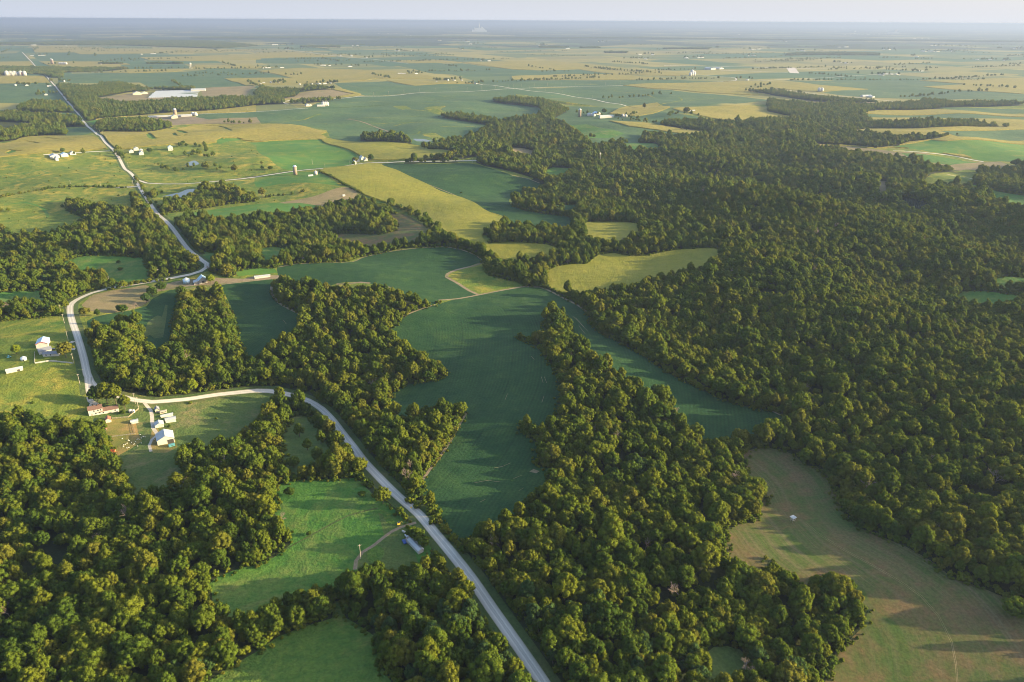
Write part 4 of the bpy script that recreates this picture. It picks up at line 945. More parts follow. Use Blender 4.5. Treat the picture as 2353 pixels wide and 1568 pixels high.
# bushes skirting the woods and filling the roadside
xs_, ys_ = lattice(-1200, 1700, 150, 1500, 3.3, 9); kx = rast(skirt, xs_, ys_) & inview(xs_, ys_); xs_, ys_ = xs_[kx], ys_[kx]
for x, y, z in zip(xs_, ys_, height(xs_, ys_)):
    if rs.rand() < .75: pts.append((x, y, z, rs.uniform(.6, 1.35), rs.uniform(0, 6), 22 + rs.randint(3), rs.uniform(.8, 1.2)))
kx = None
xs_, ys_ = lattice(-900, 1500, 150, 1300, 2.9, 19); kx = rast(outer, xs_, ys_) & inview(xs_, ys_); xs_, ys_ = xs_[kx], ys_[kx]
for x, y, z in zip(xs_, ys_, height(xs_, ys_)):
    if rs.rand() < .55: pts.append((x, y, z, rs.uniform(.22, .7), rs.uniform(0, 6), 22 + rs.randint(3), rs.uniform(.6, 1.1)))
# far woods
far_f = (RF.k == FL)
x, y = lattice(-4200, 5200, 2690, 3900, 11.0, 3); kx = rast(far_f, x, y, RF) & inview(x, y, 300)
x, y = x[kx], y[kx]
for a, b, z in zip(x, y, height(x, y)): pts.append((a, b, z - .1, rs.uniform(.85, 1.25), rs.uniform(0, 6), 13 + rs.randint(5), 1))
# what lies just outside the first raster on both sides
x, y = lattice(-2600, 3200, 1500, 2690, 10.0, 4); kx = (((x < -1500) | (x > 2300))) & inview(x, y, 300) ; x, y = x[kx], y[kx]
kx = rast(far_f, x, y, RF); x, y = x[kx], y[kx]
for a, b, z in zip(x, y, height(x, y)): pts.append((a, b, z - .1, rs.uniform(.85, 1.25), rs.uniform(0, 6), 13 + rs.randint(5), 1))
x, y = lattice(-9400, 11500, 3900, 16500, 30.0, 5); kx = rast(far_f, x, y, RF) & inview(x, y, 300); x, y = x[kx], y[kx]
for a, b, z in zip(x, y, height(x, y)): pts.append((a, b, z - 1, rs.uniform(.85, 1.2), rs.uniform(0, 6), 18 + rs.randint(4), rs.uniform(.8, 1.2)))
# hedges and tree rows: (line, width in m, spacing in m, scale, index family, from-to)
HEDGES = [('0,455 50,445 112,434 187,430 250,431 290,432', 5, 5, .42), ('735,395 788,423 828,443 838,450', 2, 5, .25), ('888,466 920,481 963,501 998,527', 12, 6, .8), ('600,455 640,450 700,440', 8, 5, .4),
          ('1815,186 1900,186 2000,185.5 2100,185 2180,184 2262,184', 10, 14, .8), ('925,1100 945,1150 960,1170', 3, 3, .3), ('560,455 590,462', 8, 7, .7), ('205,738 215,745', 6, 6, .6),
          ('395,642 300,655 250,666', 3, 4, .4), ('372,382 390,392 412,395 440,378', 12, 8, .6), ('405,340 440,337 470,338 480,345', 16, 9, .8), ('430,362 450,352 470,350 478,362', 20, 9, .8), ('265,345 270,355 290,365', 16, 8, .9),
          ('172,356 190,357 212,357', 10, 8, .9), ('445,385 470,380 480,392 500,388', 18, 9, .8), ('1326,262 1380,265 1420,270 1460,262', 10, 14, .8), ('1445,270 1480,282 1520,285', 12, 12, .8), ('1600,268 1560,262 1545,268', 16, 14, 1.), ('1420,276 1470,280', 6, 12, .5), ('1550,298 1610,302', 6, 14, .5),
          ('310,408 328,432 345,470', 6, 5, .45), ('360,470 380,500', 6, 6, .5), ('990,1184 1026,1226 1062,1268', 3, 3.4, .4), ('500,392 560,385 600,378', 10, 14, .5), ('505,285 515,284 560,285 580,285', 10, 12, .8)]
for s, w_, sp, q in HEDGES:
    c = resample(P(s), False, True); c = np.array(c); L_ = np.r_[0, np.cumsum(np.hypot(*np.diff(c, axis=0).T))]
    n = max(2, int(L_[-1] / sp))
    for t in np.linspace(0, L_[-1], n):
        a = np.interp(t, L_, c[:, 0]) + rs.normal() * w_ * .35; b = np.interp(t, L_, c[:, 1]) + rs.normal() * w_ * .35
        if rs.rand() < .12: continue
        dd = math.hypot(a, b); fam = (0, 7) if dd < 800 else (7, 6) if dd < 1700 else (13, 5)
        if q < .5: fam = (22, 3); s_ = rs.uniform(.6, 1.5)
        else: s_ = q * rs.uniform(.55, 1.25)
        if dd > 3200: fam = (13, 5)
        pts.append((a, b, hz((a, b)) - .1, s_, rs.uniform(0, 6), fam[0] + rs.randint(fam[1]), rs.uniform(.8, 1.1)))
PTS = pts
# sparse shrubs over the rough pastures
PK = [KID[k_] for k_ in ('pasture', 'yard', 'grass')]
x, y = lattice(-1200, 900, 400, 2200, 26., 12); kk_ = RN.at(x, y); kx = np.isin(kk_, PK) & inview(x, y, 60) & (rs.rand(len(x)) < .22); x, y = x[kx], y[kx]
for a, b, z in zip(x, y, height(x, y)): pts.append((a, b, z, rs.uniform(.25, .8), rs.uniform(0, 6), 22 + rs.randint(3), rs.uniform(.6, 1.)))
def finish_woodland():
    A = np.array(PTS, float); me = bpy.data.meshes.new('woodland'); me.vertices.add(len(A)); me.vertices.foreach_set('co', A[:, :3].astype(np.float32).ravel())
    def attr(nm, ty, vals, key='value'):
        a = me.attributes.new(nm, ty, 'POINT'); a.data.foreach_set(key, vals)
    attr('idx', 'INT', A[:, 5].astype(np.int32)); attr('rot', 'FLOAT_VECTOR', np.column_stack([rs.normal(0, .04, len(A)), rs.normal(0, .04, len(A)), A[:, 4]]).astype(np.float32).ravel(), 'vector')
    attr('scl', 'FLOAT_VECTOR', np.column_stack([A[:, 3], A[:, 3], A[:, 3] * A[:, 6]]).astype(np.float32).ravel(), 'vector')
    ob = bpy.data.objects.new('woodland', me); COL.objects.link(ob)
    tag(ob, 'dense broadleaf woods, hedgerows and distant tree belts covering the hills', 'woodland', None, 'stuff')
    ng = bpy.data.node_groups.new('plant_trees', 'GeometryNodeTree')
    ng.interface.new_socket('Geometry', in_out='INPUT', socket_type='NodeSocketGeometry'); ng.interface.new_socket('Geometry', in_out='OUTPUT', socket_type='NodeSocketGeometry')
    gi = ng.nodes.new('NodeGroupInput'); go = ng.nodes.new('NodeGroupOutput'); mp = ng.nodes.new('GeometryNodeMeshToPoints'); ip = ng.nodes.new('GeometryNodeInstanceOnPoints')
    ci = ng.nodes.new('GeometryNodeCollectionInfo'); ci.inputs['Collection'].default_value = LIB; ci.inputs['Separate Children'].default_value = True; ci.inputs['Reset Children'].default_value = True
    def na(nm, ty):
        n = ng.nodes.new('GeometryNodeInputNamedAttribute'); n.data_type = ty; n.inputs['Name'].default_value = nm; return n.outputs['Attribute']
    e2r = ng.nodes.new('FunctionNodeEulerToRotation'); lk = ng.links.new
    lk(gi.outputs[0], mp.inputs['Mesh']); lk(mp.outputs[0], ip.inputs['Points']); lk(ci.outputs[0], ip.inputs['Instance']); ip.inputs['Pick Instance'].default_value = True
    lk(na('idx', 'INT'), ip.inputs['Instance Index']); lk(na('rot', 'FLOAT_VECTOR'), e2r.inputs[0]); lk(e2r.outputs[0], ip.inputs['Rotation']); lk(na('scl', 'FLOAT_VECTOR'), ip.inputs['Scale']); lk(ip.outputs[0], go.inputs[0])
    md = ob.modifiers.new('trees', 'NODES'); md.node_group = ng
    print('woodland points', len(A), 'ground verts', len(V))

# ------------------------------------------------------------------ buildings
G1, G2 = math.radians(28), math.radians(-62)      # ridge along 118 deg / along 28 deg
def prism(m, prof, y0, y1):
    n = len(prof); v = [(x, y0, z) for x, z in prof] + [(x, y1, z) for x, z in prof]
    f = [(i, (i + 1) % n, n + (i + 1) % n, n + i)[::-1] for i in range(n)] + [tuple(range(n)), tuple(range(n, 2 * n))[::-1]]
    return m.add(v, f)
def gable(name, pos, w, l, ev, rg, rz, wall, roof, label, cat='shed', group=None, doors=(), wins=(), trim=None, detail=True, skew=0.0, chim=False):
    """w across the gable, l along the ridge; doors: (side, centre, width, height); sides: f (gable towards -y), b, l, r"""
    x, y, z = at(*pos); t = thing(name, (x, y, z - .25), rz, label, cat, group)
    m = MB(); sk = skew * w
    prism(m, [(-w / 2, -.6), (w / 2, -.6), (w / 2, ev), (sk, rg), (-w / 2, ev)], -l / 2, l / 2); m.build('wall', wall, t)
    r = MB(); o = .35 if detail else .0; th = .22
    for sgn in (-1, 1):
        ex = sgn * w / 2; sl = (rg - ev) / abs(ex - sk); xe = ex + sgn * o; ze = ev - sl * o
        a, b = ((xe, ze + .05), (sk, rg + .05)); prof = [a, b, (b[0], b[1] + th), (a[0], a[1] + th)]
        if sgn > 0: prof = prof[::-1]
        prism(r, prof, -l / 2 - o, l / 2 + o)
    ro = r.build('roof', roof, t)
    if chim: MB().box(sk + .5, sk + 1.1, l * .2, l * .2 + .6, rg - 1.0, rg + .9).build('chimney', BROWNR, ro)
    def slab(side, c, bw, z0, z1, nm, mt):
        d = MB(); e = .07
        if side == 'f': d.box(c - bw / 2, c + bw / 2, -l / 2 - e, -l / 2 + .05, z0, z1)
        elif side == 'b': d.box(c - bw / 2, c + bw / 2, l / 2 - .05, l / 2 + e, z0, z1)
        elif side == 'l': d.box(-w / 2 - e, -w / 2 + .05, c - bw / 2, c + bw / 2, z0, z1)
        else: d.box(w / 2 - .05, w / 2 + e, c - bw / 2, c + bw / 2, z0, z1)
        return d.build(nm, mt, t)
    for s, c, bw, bh, mt in doors: slab(s, c, bw, 0, bh, 'door', mt)  # slabs in the interior shade colour stand for open doorways
    for s, c, z0 in wins: slab(s, c, 1.0, z0, z0 + 1.2, 'window', DARK)
    if trim:
        prism(MB(), [], 0, 0) if False else None
        d = MB()
        for sgn in (-1, 1): prism(d, [(sgn * (w / 2 + .3), ev - .35), (0, rg - .35), (0, rg + .25), (sgn * (w / 2 + .3), ev + .25)][::(1 if sgn < 0 else -1)], -l / 2 - .52, -l / 2 - .38)
        d.build('barge_board', trim, t)
    return t
def silo(pos, r, h, label, mat=CONC, name='silo', cat='silo', cone=False, group=None, door=True):
    x, y, z = at(*pos); t = thing(name, (x, y, z - .2), .5, label, cat, group)
    MB().lathe([(r, -.5), (r, h)], 22).build('wall', mat, t, True)
    if cone: MB().lathe([(r * 1.05, h), (r * .98, h + .15), (r * .5, h + r * .36), (.25, h + r * .62)], 22).build('roof', GALV if mat in (GALV, BLUEB) else mat, t)
    else: MB().lathe([(r * 1.02, h)] + [(r * math.cos(a), h + r * .75 * math.sin(a)) for a in (.35, .7, 1.05, 1.35)] + [(.1, h + r * .76)], 22).build('roof', GALV, t, True)
    if door: MB().box(-.5, .5, -r - .12, -r + .25, 0, 1.9).build('door', DARK, t)
    return t
W0 = [('f', -.22, 1.1)]
# farm at the road junction, lower left
b = gable('barn', (381, 1013), 12.5, 12.5, 4.6, 7.6, G1, WHITE, METAL, 'large white metal barn at the end of the farm drive, open doorway right', 'barn', None, doors=[('f', 3.4, 4.6, 3.9, INTERIOR_SHADE), ('f', -2.2, 4.2, 3.9, WHITE), ('l', 2, 1.2, 2.1, GREYW)])
gable('shed', (366.5, 979), 6.6, 6.4, 2.6, 4.2, G1, WHITE, METAL, 'white gabled shed beside the drive, between the large barn and the house', 'shed', None, doors=[('f', 1.2, 3.0, 2.5, CREAM)])
gable('shed', (392.5, 968), 5.2, 8.0, 2.8, 3.5, G2, WHITE, METAL, 'white low-roofed metal shed at the right of the farm sheds', 'shed', None, doors=[('f', 0, 2.6, 2.4, GREYW)])
gable('shed', (384, 957), 2.8, 9.5, 1.9, 2.4, G2, WHITE, METAL, 'long narrow white-roofed shed between the camper and the low-roofed metal shed', 'shed')
gable('shed', (361.5, 945), 3.4, 4.8, 2.6, 4.2, G1, CREAM, SLATE, 'small cream shed with a steep dark roof at the top of the farm drive', 'shed', None, doors=[('f', 0, 1.2, 2.0, GREYW)])
gable('farmhouse', (221, 949), 7.5, 10.5, 5.2, 7.2, G2, WHITE, BROWNR, 'two-storey white farmhouse with a brown-red roof at the road junction', 'house', None, doors=[('r', -3, 1.0, 2.1, GREYW)], wins=[('r', -1, 3.4), ('r', 2, 3.4), ('r', 4, 3.4), ('r', 0, 1.0), ('r', 3, 1.0), ('f', 0, 3.4), ('b', 0, 3.4)], chim=True)
gable('house_wing', (250, 945), 7.0, 15, 2.8, 4.5, G2, WHITE, BROWNR, 'single-storey white wing with a brown-red roof joined to the right of the farmhouse', 'house wing', None, doors=[('r', 1, 3.0, 2.2, CREAM)], wins=[('r', -4, 1.0), ('r', 5, 1.0)])
gable('shed', (249.5, 968), 4.0, 5.0, 2.6, 4.0, G1, WHITE, RUST, 'small white shed with a rusty red roof below the farmhouse', 'shed', None, doors=[('f', 0, 1.2, 2.0, WHITE)])
gable('shed', (309.5, 971.5), 3.4, 5.4, 2.3, 2.9, G2, WHITE, METAL, 'little white lean-to shed in the middle of the worn paddock', 'shed', skew=.3)
gable('coop', (243, 988), 1.6, 2.0, 1.2, 1.8, G1, GREYW, RUST, 'tiny grey coop with a rusty lid at the wood edge below the farmhouse', 'coop')
def wagon(pos, rz, label, mat, l=4.4):
    x, y, z = at(*pos); t = thing('hay_wagon', (x, y, z), rz, label, 'wagon'); m = MB()
    m.box(-l / 2, l / 2, -1.1, 1.1, .8, 1.0); m.box(-l / 2, l / 2, -1.1, -1.02, 1.0, 2.0); m.box(-l / 2, l / 2, 1.02, 1.1, 1.0, 2.0); m.box(-l / 2, -l / 2 + .08, -1.02, 1.02, 1.0, 2.0); m.box(l / 2 - .08, l / 2, -1.02, 1.02, 1.0, 2.0)
    m.build('box', mat, t); MB().tube((l / 2, 0, .7), (l / 2 + 1.6, 0, .4), .06, .06).build('drawbar', mat, t)
    for sx in (-1, 1):
        for sy in (-1, 1): MB().tube((sx * l * .33, sy * 1.0, .42), (sx * l * .33, sy * 1.22, .42), .42, .42, 12).build('wheel', TYRE, t)
wagon((259, 1040), .1, 'rusty orange-red hay wagon at the lower left corner of the worn paddock', ORANGE)
def vehicle(name, pos, rz, label, cat, mat, l=4.9, h=1.75, bed=False, box=False):
    x, y, z = at(*pos); t = thing(name, (x, y, z), rz, label, cat); m = MB(); hw = .92
    if box: prism(m, [(-l / 2, .45), (l / 2, .45), (l / 2, h * .92), (l / 2 - .3, h), (-l / 2 + .3, h), (-l / 2, h * .92)], -1.15, 1.15)
    elif bed: prism(m, [(-l / 2, .4), (l / 2, .4), (l / 2, .95), (l * .22, 1.05), (l * .12, h), (-l * .12, h), (-l * .14, 1.0), (-l / 2, 1.0)], -hw, hw)
    else: prism(m, [(-l / 2, .4), (l / 2, .4), (l / 2, .85), (l * .25, 1.0), (l * .1, h * .86), (-l * .28, h * .86), (-l * .45, 1.0), (-l / 2, .95)], -hw, hw)
    m.build('body', mat, t)
    if box: MB().box(-l * .42, l * .42, -1.2, 1.2, h * .52, h * .74).build('window', DARK, t)
    else:
        MB().box(-l * (.10 if bed else .22), l * .10, -hw - .02, hw + .02, 1.05, h * .82 if not bed else h - .15).build('window', DARK, t)
    for sx in (-1, 1):
        for sy in (-1, 1): MB().tube((sx * l * .31, sy * (hw - .18), .36), (sx * l * .31, sy * (hw + .03), .36), .36, .36, 12).build('wheel', TYRE, t)
    return t
vehicle('pickup_truck', (209, 933), 1.9, 'white pickup truck parked at the left end of the farmhouse', 'pickup', WHITE, 5.4, 1.85, bed=True)
vehicle('camper_trailer', (376, 950), G1, 'cream camper with a white roof between the dark-roofed shed and the long narrow shed', 'camper', CREAM, 5.6, 2.5, box=True)
vehicle('horse_trailer', (395, 1026), .6, 'teal trailer parked in front of the large barn doorway', 'trailer', TEAL, 4.6, 2.0, box=True)
def tank(pos, rz, label, group=None, l=2.6, r=.6):
    x, y, z = at(*pos); t = thing('propane_tank', (x, y, z), rz, label, 'tank', group); m = MB()
    pr = [(.05, -l / 2 - r * .5), (r * .6, -l / 2 - r * .35), (r, -l / 2), (r, l / 2), (r * .6, l / 2 + r * .35), (.05, l / 2 + r * .5)]
    n = 14; v = []; f = []
    for q, yy in pr: v += [(q * math.cos(2 * PI * i / n), yy, .75 + q * math.sin(2 * PI * i / n)) for i in range(n)]
    for k in range(len(pr) - 1): f += [(k * n + i, k * n + (i + 1) % n, (k + 1) * n + (i + 1) % n, (k + 1) * n + i) for i in range(n)]
    m.add(v, f).build('shell', WHITE, t, True); MB().box(-.4, .4, -l * .32, -l * .24, 0, .5).build('leg', GREYW, t); MB().box(-.4, .4, l * .24, l * .32, 0, .5).build('leg', GREYW, t)
silo((300, 948), 1.3, 2.6, 'left one of two white feed bins between the lawn bush and the paddock fence', WHITE, 'feed_bin', 'bin', True)
silo((307, 948), 1.3, 2.3, 'right one of two white feed bins between the lawn bush and the paddock fence', WHITE, 'feed_bin', 'bin', True)
# sheep: bodies of one mesh each
def sheep_mesh(sd, graze):
    g = random.Random(sd); m = MB(); n = 10
    def rings(pr, up=False):
        v = []; f = []
        for (cx, cz, rx_, rz_) in pr: v += [(cx, rx_ * math.cos(2 * PI * i / n), cz + rz_ * math.sin(2 * PI * i / n)) for i in range(n)]
        for k in range(len(pr) - 1): f += [(k * n + i, k * n + (i + 1) % n, (k + 1) * n + (i + 1) % n, (k + 1) * n + i) for i in range(n)]
        m.add(v, f + [tuple(range(n))[::-1], tuple(range((len(pr) - 1) * n, len(pr) * n))])
    hzz = .28 if graze else .92
    rings([(-.62, .70, .05, .06), (-.55, .68, .20, .22), (-.3, .66, .28, .30), (.1, .66, .29, .31), (.42, .70, .25, .27), (.58, .74 + (hzz - .7) * .3, .17, .18), (.70, (.74 + hzz) / 2, .12, .13), (.80, hzz, .10, .12), (.92, hzz - .06, .08, .09), (1.0, hzz - .1, .03, .04)])
    for sx in (-.4, .38):
        for sy in (-.16, .16): m.tube((sx, sy, .55), (sx + g.uniform(-.05, .05), sy, 0), .085, .045, 6)
    for sy in (-1, 1): m.add([(.74, sy * .08, hzz + .1), (.78, sy * .22, hzz + .06), (.80, sy * .08, hzz + .04)], [(0, 1, 2)])
    me = bpy.data.meshes.new('sheep'); me.from_pydata(m.v, [], m.f); me.materials.append(WOOL); me.shade_smooth(); return me
SHM = [sheep_mesh(1, True), sheep_mesh(2, False)]
for k, (lx, ly) in enumerate([(1135, 972), (1138, 958), (1152, 953), (1168, 945), (1180, 916), (1188, 920), (1165, 987), (1185, 983), (1246, 930), (1262, 908), (1266, 970), (1270, 905), (1285, 908), (1300, 896), (1298, 940), (1320, 884), (1334, 885), (1418, 912), (1125, 900), (1232, 952), (1210, 935), (1290, 865)]):
    dx, dy = lx / 4, 784 + ly / 4; x, y, z = at(dx, dy); o = bpy.data.objects.new('sheep', SHM[k % 2]); COL.objects.link(o); o.location = (x, y, z); s = .68 + .15 * rnd.random(); o.scale = (s, s, s); o.rotation_euler = (0, 0, rnd.uniform(0, 6))
    tag(o, 'white %s sheep %s' % (('grazing', 'standing')[k % 2], where(285 + (dx - 285) * 3.2, 1000 + (dy - 1000) * 3.2, [(n_, 285 + (a_ - 285) * 3.2, 1000 + (b_ - 1000) * 3.2) for n_, a_, b_ in (('big barn', 366, 1013), ('wood corner', 250, 1055), ('paddock middle', 280, 1018), ('lean-to', 309, 973), ('red wagon', 259, 1040), ('dark fence', 290, 1000), ('rusty-roofed coop', 243, 988), ('drive loop', 345, 1030))])), 'sheep', 'sheep scattered over the worn paddock')
def fence(pts, label, mat, h=1.2, rails=3, sp=3.0, name='fence', posts=True, solid=False):
    P3 = [Vector(at(*p)) for p in pts]; o0 = P3[0]; t = thing(name, tuple(o0), 0, label, 'fence'); m = MB(); q = MB()
    for a, b in zip(P3[:-1], P3[1:]):
        L_ = (b - a).length; n = max(1, int(L_ / sp))
        for i in range(n):
            p = a.lerp(b, i / n) - o0; r = a.lerp(b, (i + 1) / n) - o0
            q.box(p.x - .07, p.x + .07, p.y - .07, p.y + .07, p.z - .3, p.z + h + .08)
            for k in range(rails):
                zz = h * (k + 1) / rails; d = (r - p).normalized().cross(Vector((0, 0, 1))) * .025; hh = h / rails * (.93 if solid else .35)
                v = [p + d, r + d, r - d, p - d]; lo = [(w.x, w.y, w.z + zz - hh) for w in v]; hi_ = [(w.x, w.y, w.z + zz) for w in v]
                m.add(lo + hi_, [(0, 3, 2, 1), (4, 5, 6, 7), (0, 1, 5, 4), (1, 2, 6, 5), (2, 3, 7, 6), (3, 0, 4, 7)])
    m.build('rails', mat, t); q.build('posts', mat, t)
fence([(80, 811), (80.5, 836), (112, 831), (130, 832), (167, 836)], 'white board fence round the yard of the blue-roofed farm', WHITE, 1.4, 3, 2.6, 'board_fence', solid=True)
fence([(259, 963), (296, 960), (319, 941)], 'bare wooden fence between the farmhouse lawn and the worn paddock', WOODF, 1.3, 3)
fence([(303, 971), (311, 998), (250, 1006)], 'low dark fence across the lower half of the worn paddock', GREYW, 1.1, 2)
# farm on the left edge with the blue-roofed shed
gable('machine_shed', (100, 793), 10, 14, 4.2, 6.4, G1 - .1, WHITE, BLUER, 'tall white shed with a pale blue roof and red trim at the left', 'shed', None, doors=[('f', 0, 3.2, 3.2, WHITE)], trim=RED)
gable('farmhouse', (104, 809), 8, 11, 3.0, 5.0, G2 + .15, WHITE, SLATE, 'white farmhouse with a grey shingled roof in front of the blue-roofed shed', 'house', None, wins=[('r', -2, 1.0), ('r', 2, 1.0)], doors=[('r', 0, 1, 2.1, GREYW)])
gable('garage', (120, 816), 6, 14, 2.6, 4.0, G2 - .35, WHITE, SLATE, 'long low white garage wing with a blue-grey roof inside the board fence', 'garage', None, wins=[('r', -4, 1.0), ('r', 0, 1.0)], doors=[('r', 4, 2.6, 2.2, CREAM)])
vehicle('car', (122, 804), .4, 'dark car parked beside the long low garage', 'car', DARK)
silo((55, 828), 2.6, 2.8, 'small round galvanised bin with a conical roof at the far left', GALV, 'grain_bin', 'bin', True)
gable('shed', (34, 853), 4.6, 13, 2.6, 3.5, G2 + .1, WHITE, METAL, 'long low white shed alone in the left pasture', 'shed', None, doors=[('r', 3, 2.2, 2, INTERIOR_SHADE)])
vehicle('tractor', (21, 822), 1.0, 'small teal tractor left of the round bin', 'tractor', TEAL, 3.4, 2.2, bed=True)
# old barn inside the bend
silo((429, 650), 4.0, 4.6, 'light blue steel bin with a conical roof in the old farmyard by the bend', BLUEB, 'grain_bin', 'bin', True)
gable('old_barn', (466, 648), 10, 11, 4.0, 8.2, G1, GREYW, BLUER, 'old grey barn with a steep pale metal roof inside the road bend', 'barn', None, doors=[('f', 0, 3.0, 3.2, INTERIOR_SHADE)])
gable('lean_to_shed', (452, 651), 7, 8, 2.4, 4.2, G1, GREYW, METAL, 'low pale-roofed shed against the left side of the old barn', 'shed', skew=.45)
gable('long_shed', (603, 637.5), 4.6, 19, 2.4, 3.0, math.atan2(W(618, 636)[1] - W(588, 640)[1], W(618, 636)[0] - W(588, 640)[0]) - PI / 2, WHITE, METAL, 'long low white shed at the left tip of the upper soybean field', 'shed')
# roadside home
hx = math.atan2(W(967, 1266)[1] - W(945, 1243)[1], W(967, 1266)[0] - W(945, 1243)[0]) - PI / 2
gable('mobile_home', (955, 1258), 3.5, 13.5, 2.5, 3.2, hx, WHITE, METAL, 'long white mobile home beside the gravel road below the drive', 'mobile home', None, doors=[('l', 2, 1.0, 2.0, DARK)], wins=[('l', -4, 1.0), ('l', 5, 1.0), ('f', 0, 1.0)])
x, y, z = at(942, 1243); t = thing('deck', (x, y, z), hx, 'grey wooden deck at the upper end of the white mobile home', 'deck'); MB().box(-2.6, 2.6, -3, 3, .3, .5).build('floor', GREYW, t); MB().box(-2.6, 2.6, 2.9, 3.0, .5, 1.3).build('railing', GREYW, t)
vehicle('trailer', (936, 1235), hx + 1.5, 'small pale grey trailer above the deck of the mobile home', 'trailer', GALV, 3.6, 1.5, box=True)
vehicle('car', (929, 1247), hx + 1.4, 'small dark blue car beside the deck of the mobile home', 'car', BLUE, 4.0, 1.5)
tank((928, 1224), .9, 'pale propane tank above the mobile home, nearest the drive')
x, y, z = at(916, 1206); t = thing('excavator', (x, y, z), .4, 'small yellow digger at the edge of the weedy patch by the drive', 'digger'); MB().box(-.9, .9, -.8, .8, .5, 1.3).build('body', YELLOW, t); MB().box(-.3, .6, -.5, .5, 1.3, 2.2).build('cab', DARK, t); MB().tube((.8, 0, 1.1), (2.2, 0, 2.0), .14, .1).tube((2.2, 0, 2.0), (2.8, 0, .5), .12, .08).build('arm', YELLOW, t)
for sy in (-1, 1): MB().box(-1.1, 1.1, sy * .9 - .2, sy * .9 + .2, 0, .5).build('track', TYRE, t)
x, y, z = at(945, 1174); t = thing('road_sign', (x, y, z), .6, 'yellow diamond road sign on the right verge above the drive entrance', 'road sign'); MB().tube((0, 0, 0), (0, 0, 2.6), .04, .04).build('post', GALV, t); MB().add([(0, -.06, 1.9), (.65, -.06, 2.5), (0, -.06, 3.15), (-.65, -.06, 2.5), (0, -.03, 1.9), (.65, -.03, 2.5), (0, -.03, 3.15), (-.65, -.03, 2.5)], [(0, 1, 2, 3), (7, 6, 5, 4), (0, 4, 5, 1), (1, 5, 6, 2), (2, 6, 7, 3), (3, 7, 4, 0)]).build('plate', YELLOW, t)
# the box stand in the cut meadow
x, y, z = at(1821, 1199); t = thing('hunting_blind', (x, y, z), .5, 'small white-roofed box stand alone in the cut meadow', 'hunting blind')
for sx in (-1, 1):
    for sy in (-1, 1): MB().tube((sx * 1.0, sy * 1.0, -.2), (sx * .8, sy * .8, 1.5), .09, .09, 6).build('leg', GREYW, t)
MB().box(-1.1, 1.1, -1.1, 1.1, 1.5, 3.4).build('wall', CREAM, t); prism(MB(), [(-1.6, 3.42), (1.6, 3.62), (1.6, 3.8), (-1.6, 3.6)], -1.6, 1.6).build('roof', METAL, t); MB().box(-.6, .6, -1.16, -1.05, 2.3, 2.9).build('window', DARK, t); MB().box(1.05, 1.16, -.6, .6, 2.3, 2.9).build('window', DARK, t)
# utility poles
def pole_at(p, h=10.5, rz=0.0):
    t = thing('utility_pole', p, rz, None, 'utility pole'); MB().tube((0, 0, -.5), (0, 0, h), .19, .13, 6).build('post', POLE, t); MB().box(-1.2, 1.2, -.07, .07, h - .75, h - .6).build('crossarm', POLE, t); return t
pole0 = None
def pole(x, y, lab, group=None, s=1.0, rz=.5):
    global pole0
    p = at(x, y)
    if pole0 is None: pole0 = pole_at(p); o = pole0
    else: o = copy_tree(pole0)
    o.location = p; o.rotation_euler = (0, 0, rz); o.scale = (s, s, s); o['label'] = lab
    if group: o['group'] = group
for x, y, lab in ((311, 928, 'utility pole beside the gravel road above the farm drive, taller and further back'), (318, 937, 'utility pole on the lawn corner at the head of the paddock fence'), (170, 836, 'utility pole at the right end of the white board fence'), (184, 884, 'utility pole in the pasture below the white board fence'),
                  (157, 784, 'utility pole left of the road beside the shade tree farm'), (148, 743, 'utility pole in the pasture left of the tight bend'), (141, 721, 'utility pole at the wood corner left of the tight bend'), (132, 694, 'utility pole in front of the grove at the left bend'), (252, 654, 'utility pole above the row of roadside bushes'),
                  (365, 637, 'utility pole inside the big curve above the hayfield'), (361, 501, 'utility pole at the left of the road in the wood'), (388, 528, 'utility pole right by the road where it leaves the wood'), (306, 426, 'utility pole beside the crossroads'), (232, 430, 'utility pole on the lane left of the crossroads'), (163, 427, 'utility pole further left along the lane from the crossroads'), (514, 431, 'utility pole in the trees right of the pond'),
                  (829, 1284, 'short pole at the bend of the dirt track'), (718, 378, 'utility pole left of the white farmhouse on the lane'), (804, 381, 'utility pole at the gate of the white farmhouse on the lane'), (747, 388, 'utility pole along the lane below the bright green field'), (890, 374, 'utility pole on the lane below the cornfield'), (1064, 372, 'utility pole where the lane meets the wood, left one'), (1086, 374, 'utility pole where the lane meets the wood, right one')):
    pole(x, y, lab)
NTH = 'first second third fourth fifth sixth seventh eighth ninth tenth eleventh twelfth thirteenth fourteenth fifteenth sixteenth seventeenth eighteenth nineteenth'.split()
def pole_run(s, n, desc, group, sc=1.0):
    c = np.array(resample(P(s), False, True)); L_ = np.r_[0, np.cumsum(np.hypot(*np.diff(c, axis=0).T))]
    for i, t in enumerate(np.linspace(0, L_[-1], n)):
        px, py = float(np.interp(t, L_, c[:, 0])), float(np.interp(t, L_, c[:, 1])); p = (px, py, hz((px, py))); o = copy_tree(pole0); o.location = p; o.scale = (sc, sc, sc)
        u, v = to_px(px, py, p[2] + 5); o['label'] = '%s from the left end, %s' % (NTH[i], desc); o['group'] = group
pole_run('823,219 938,213 1088,207 1276,197 1426,194', 19, 'utility pole along the far lane', 'poles along the far lane', 1.3)
pole_run('218,297 245,320 275,352 295,384', 9, 'utility pole beside the long road', 'poles beside the long road')
pole_run('1180,200 1316,219 1426,237', 8, 'utility pole along the slanting lane', 'poles along the slanting lane', 1.1)
pole_run('480,260 588,254 700,246', 6, 'utility pole along the ridge lane', 'poles along the ridge lane')
pole_run('1775,201 1885,215 1985,225', 6, 'utility pole on the right hand lane', 'poles on the right hand lane')

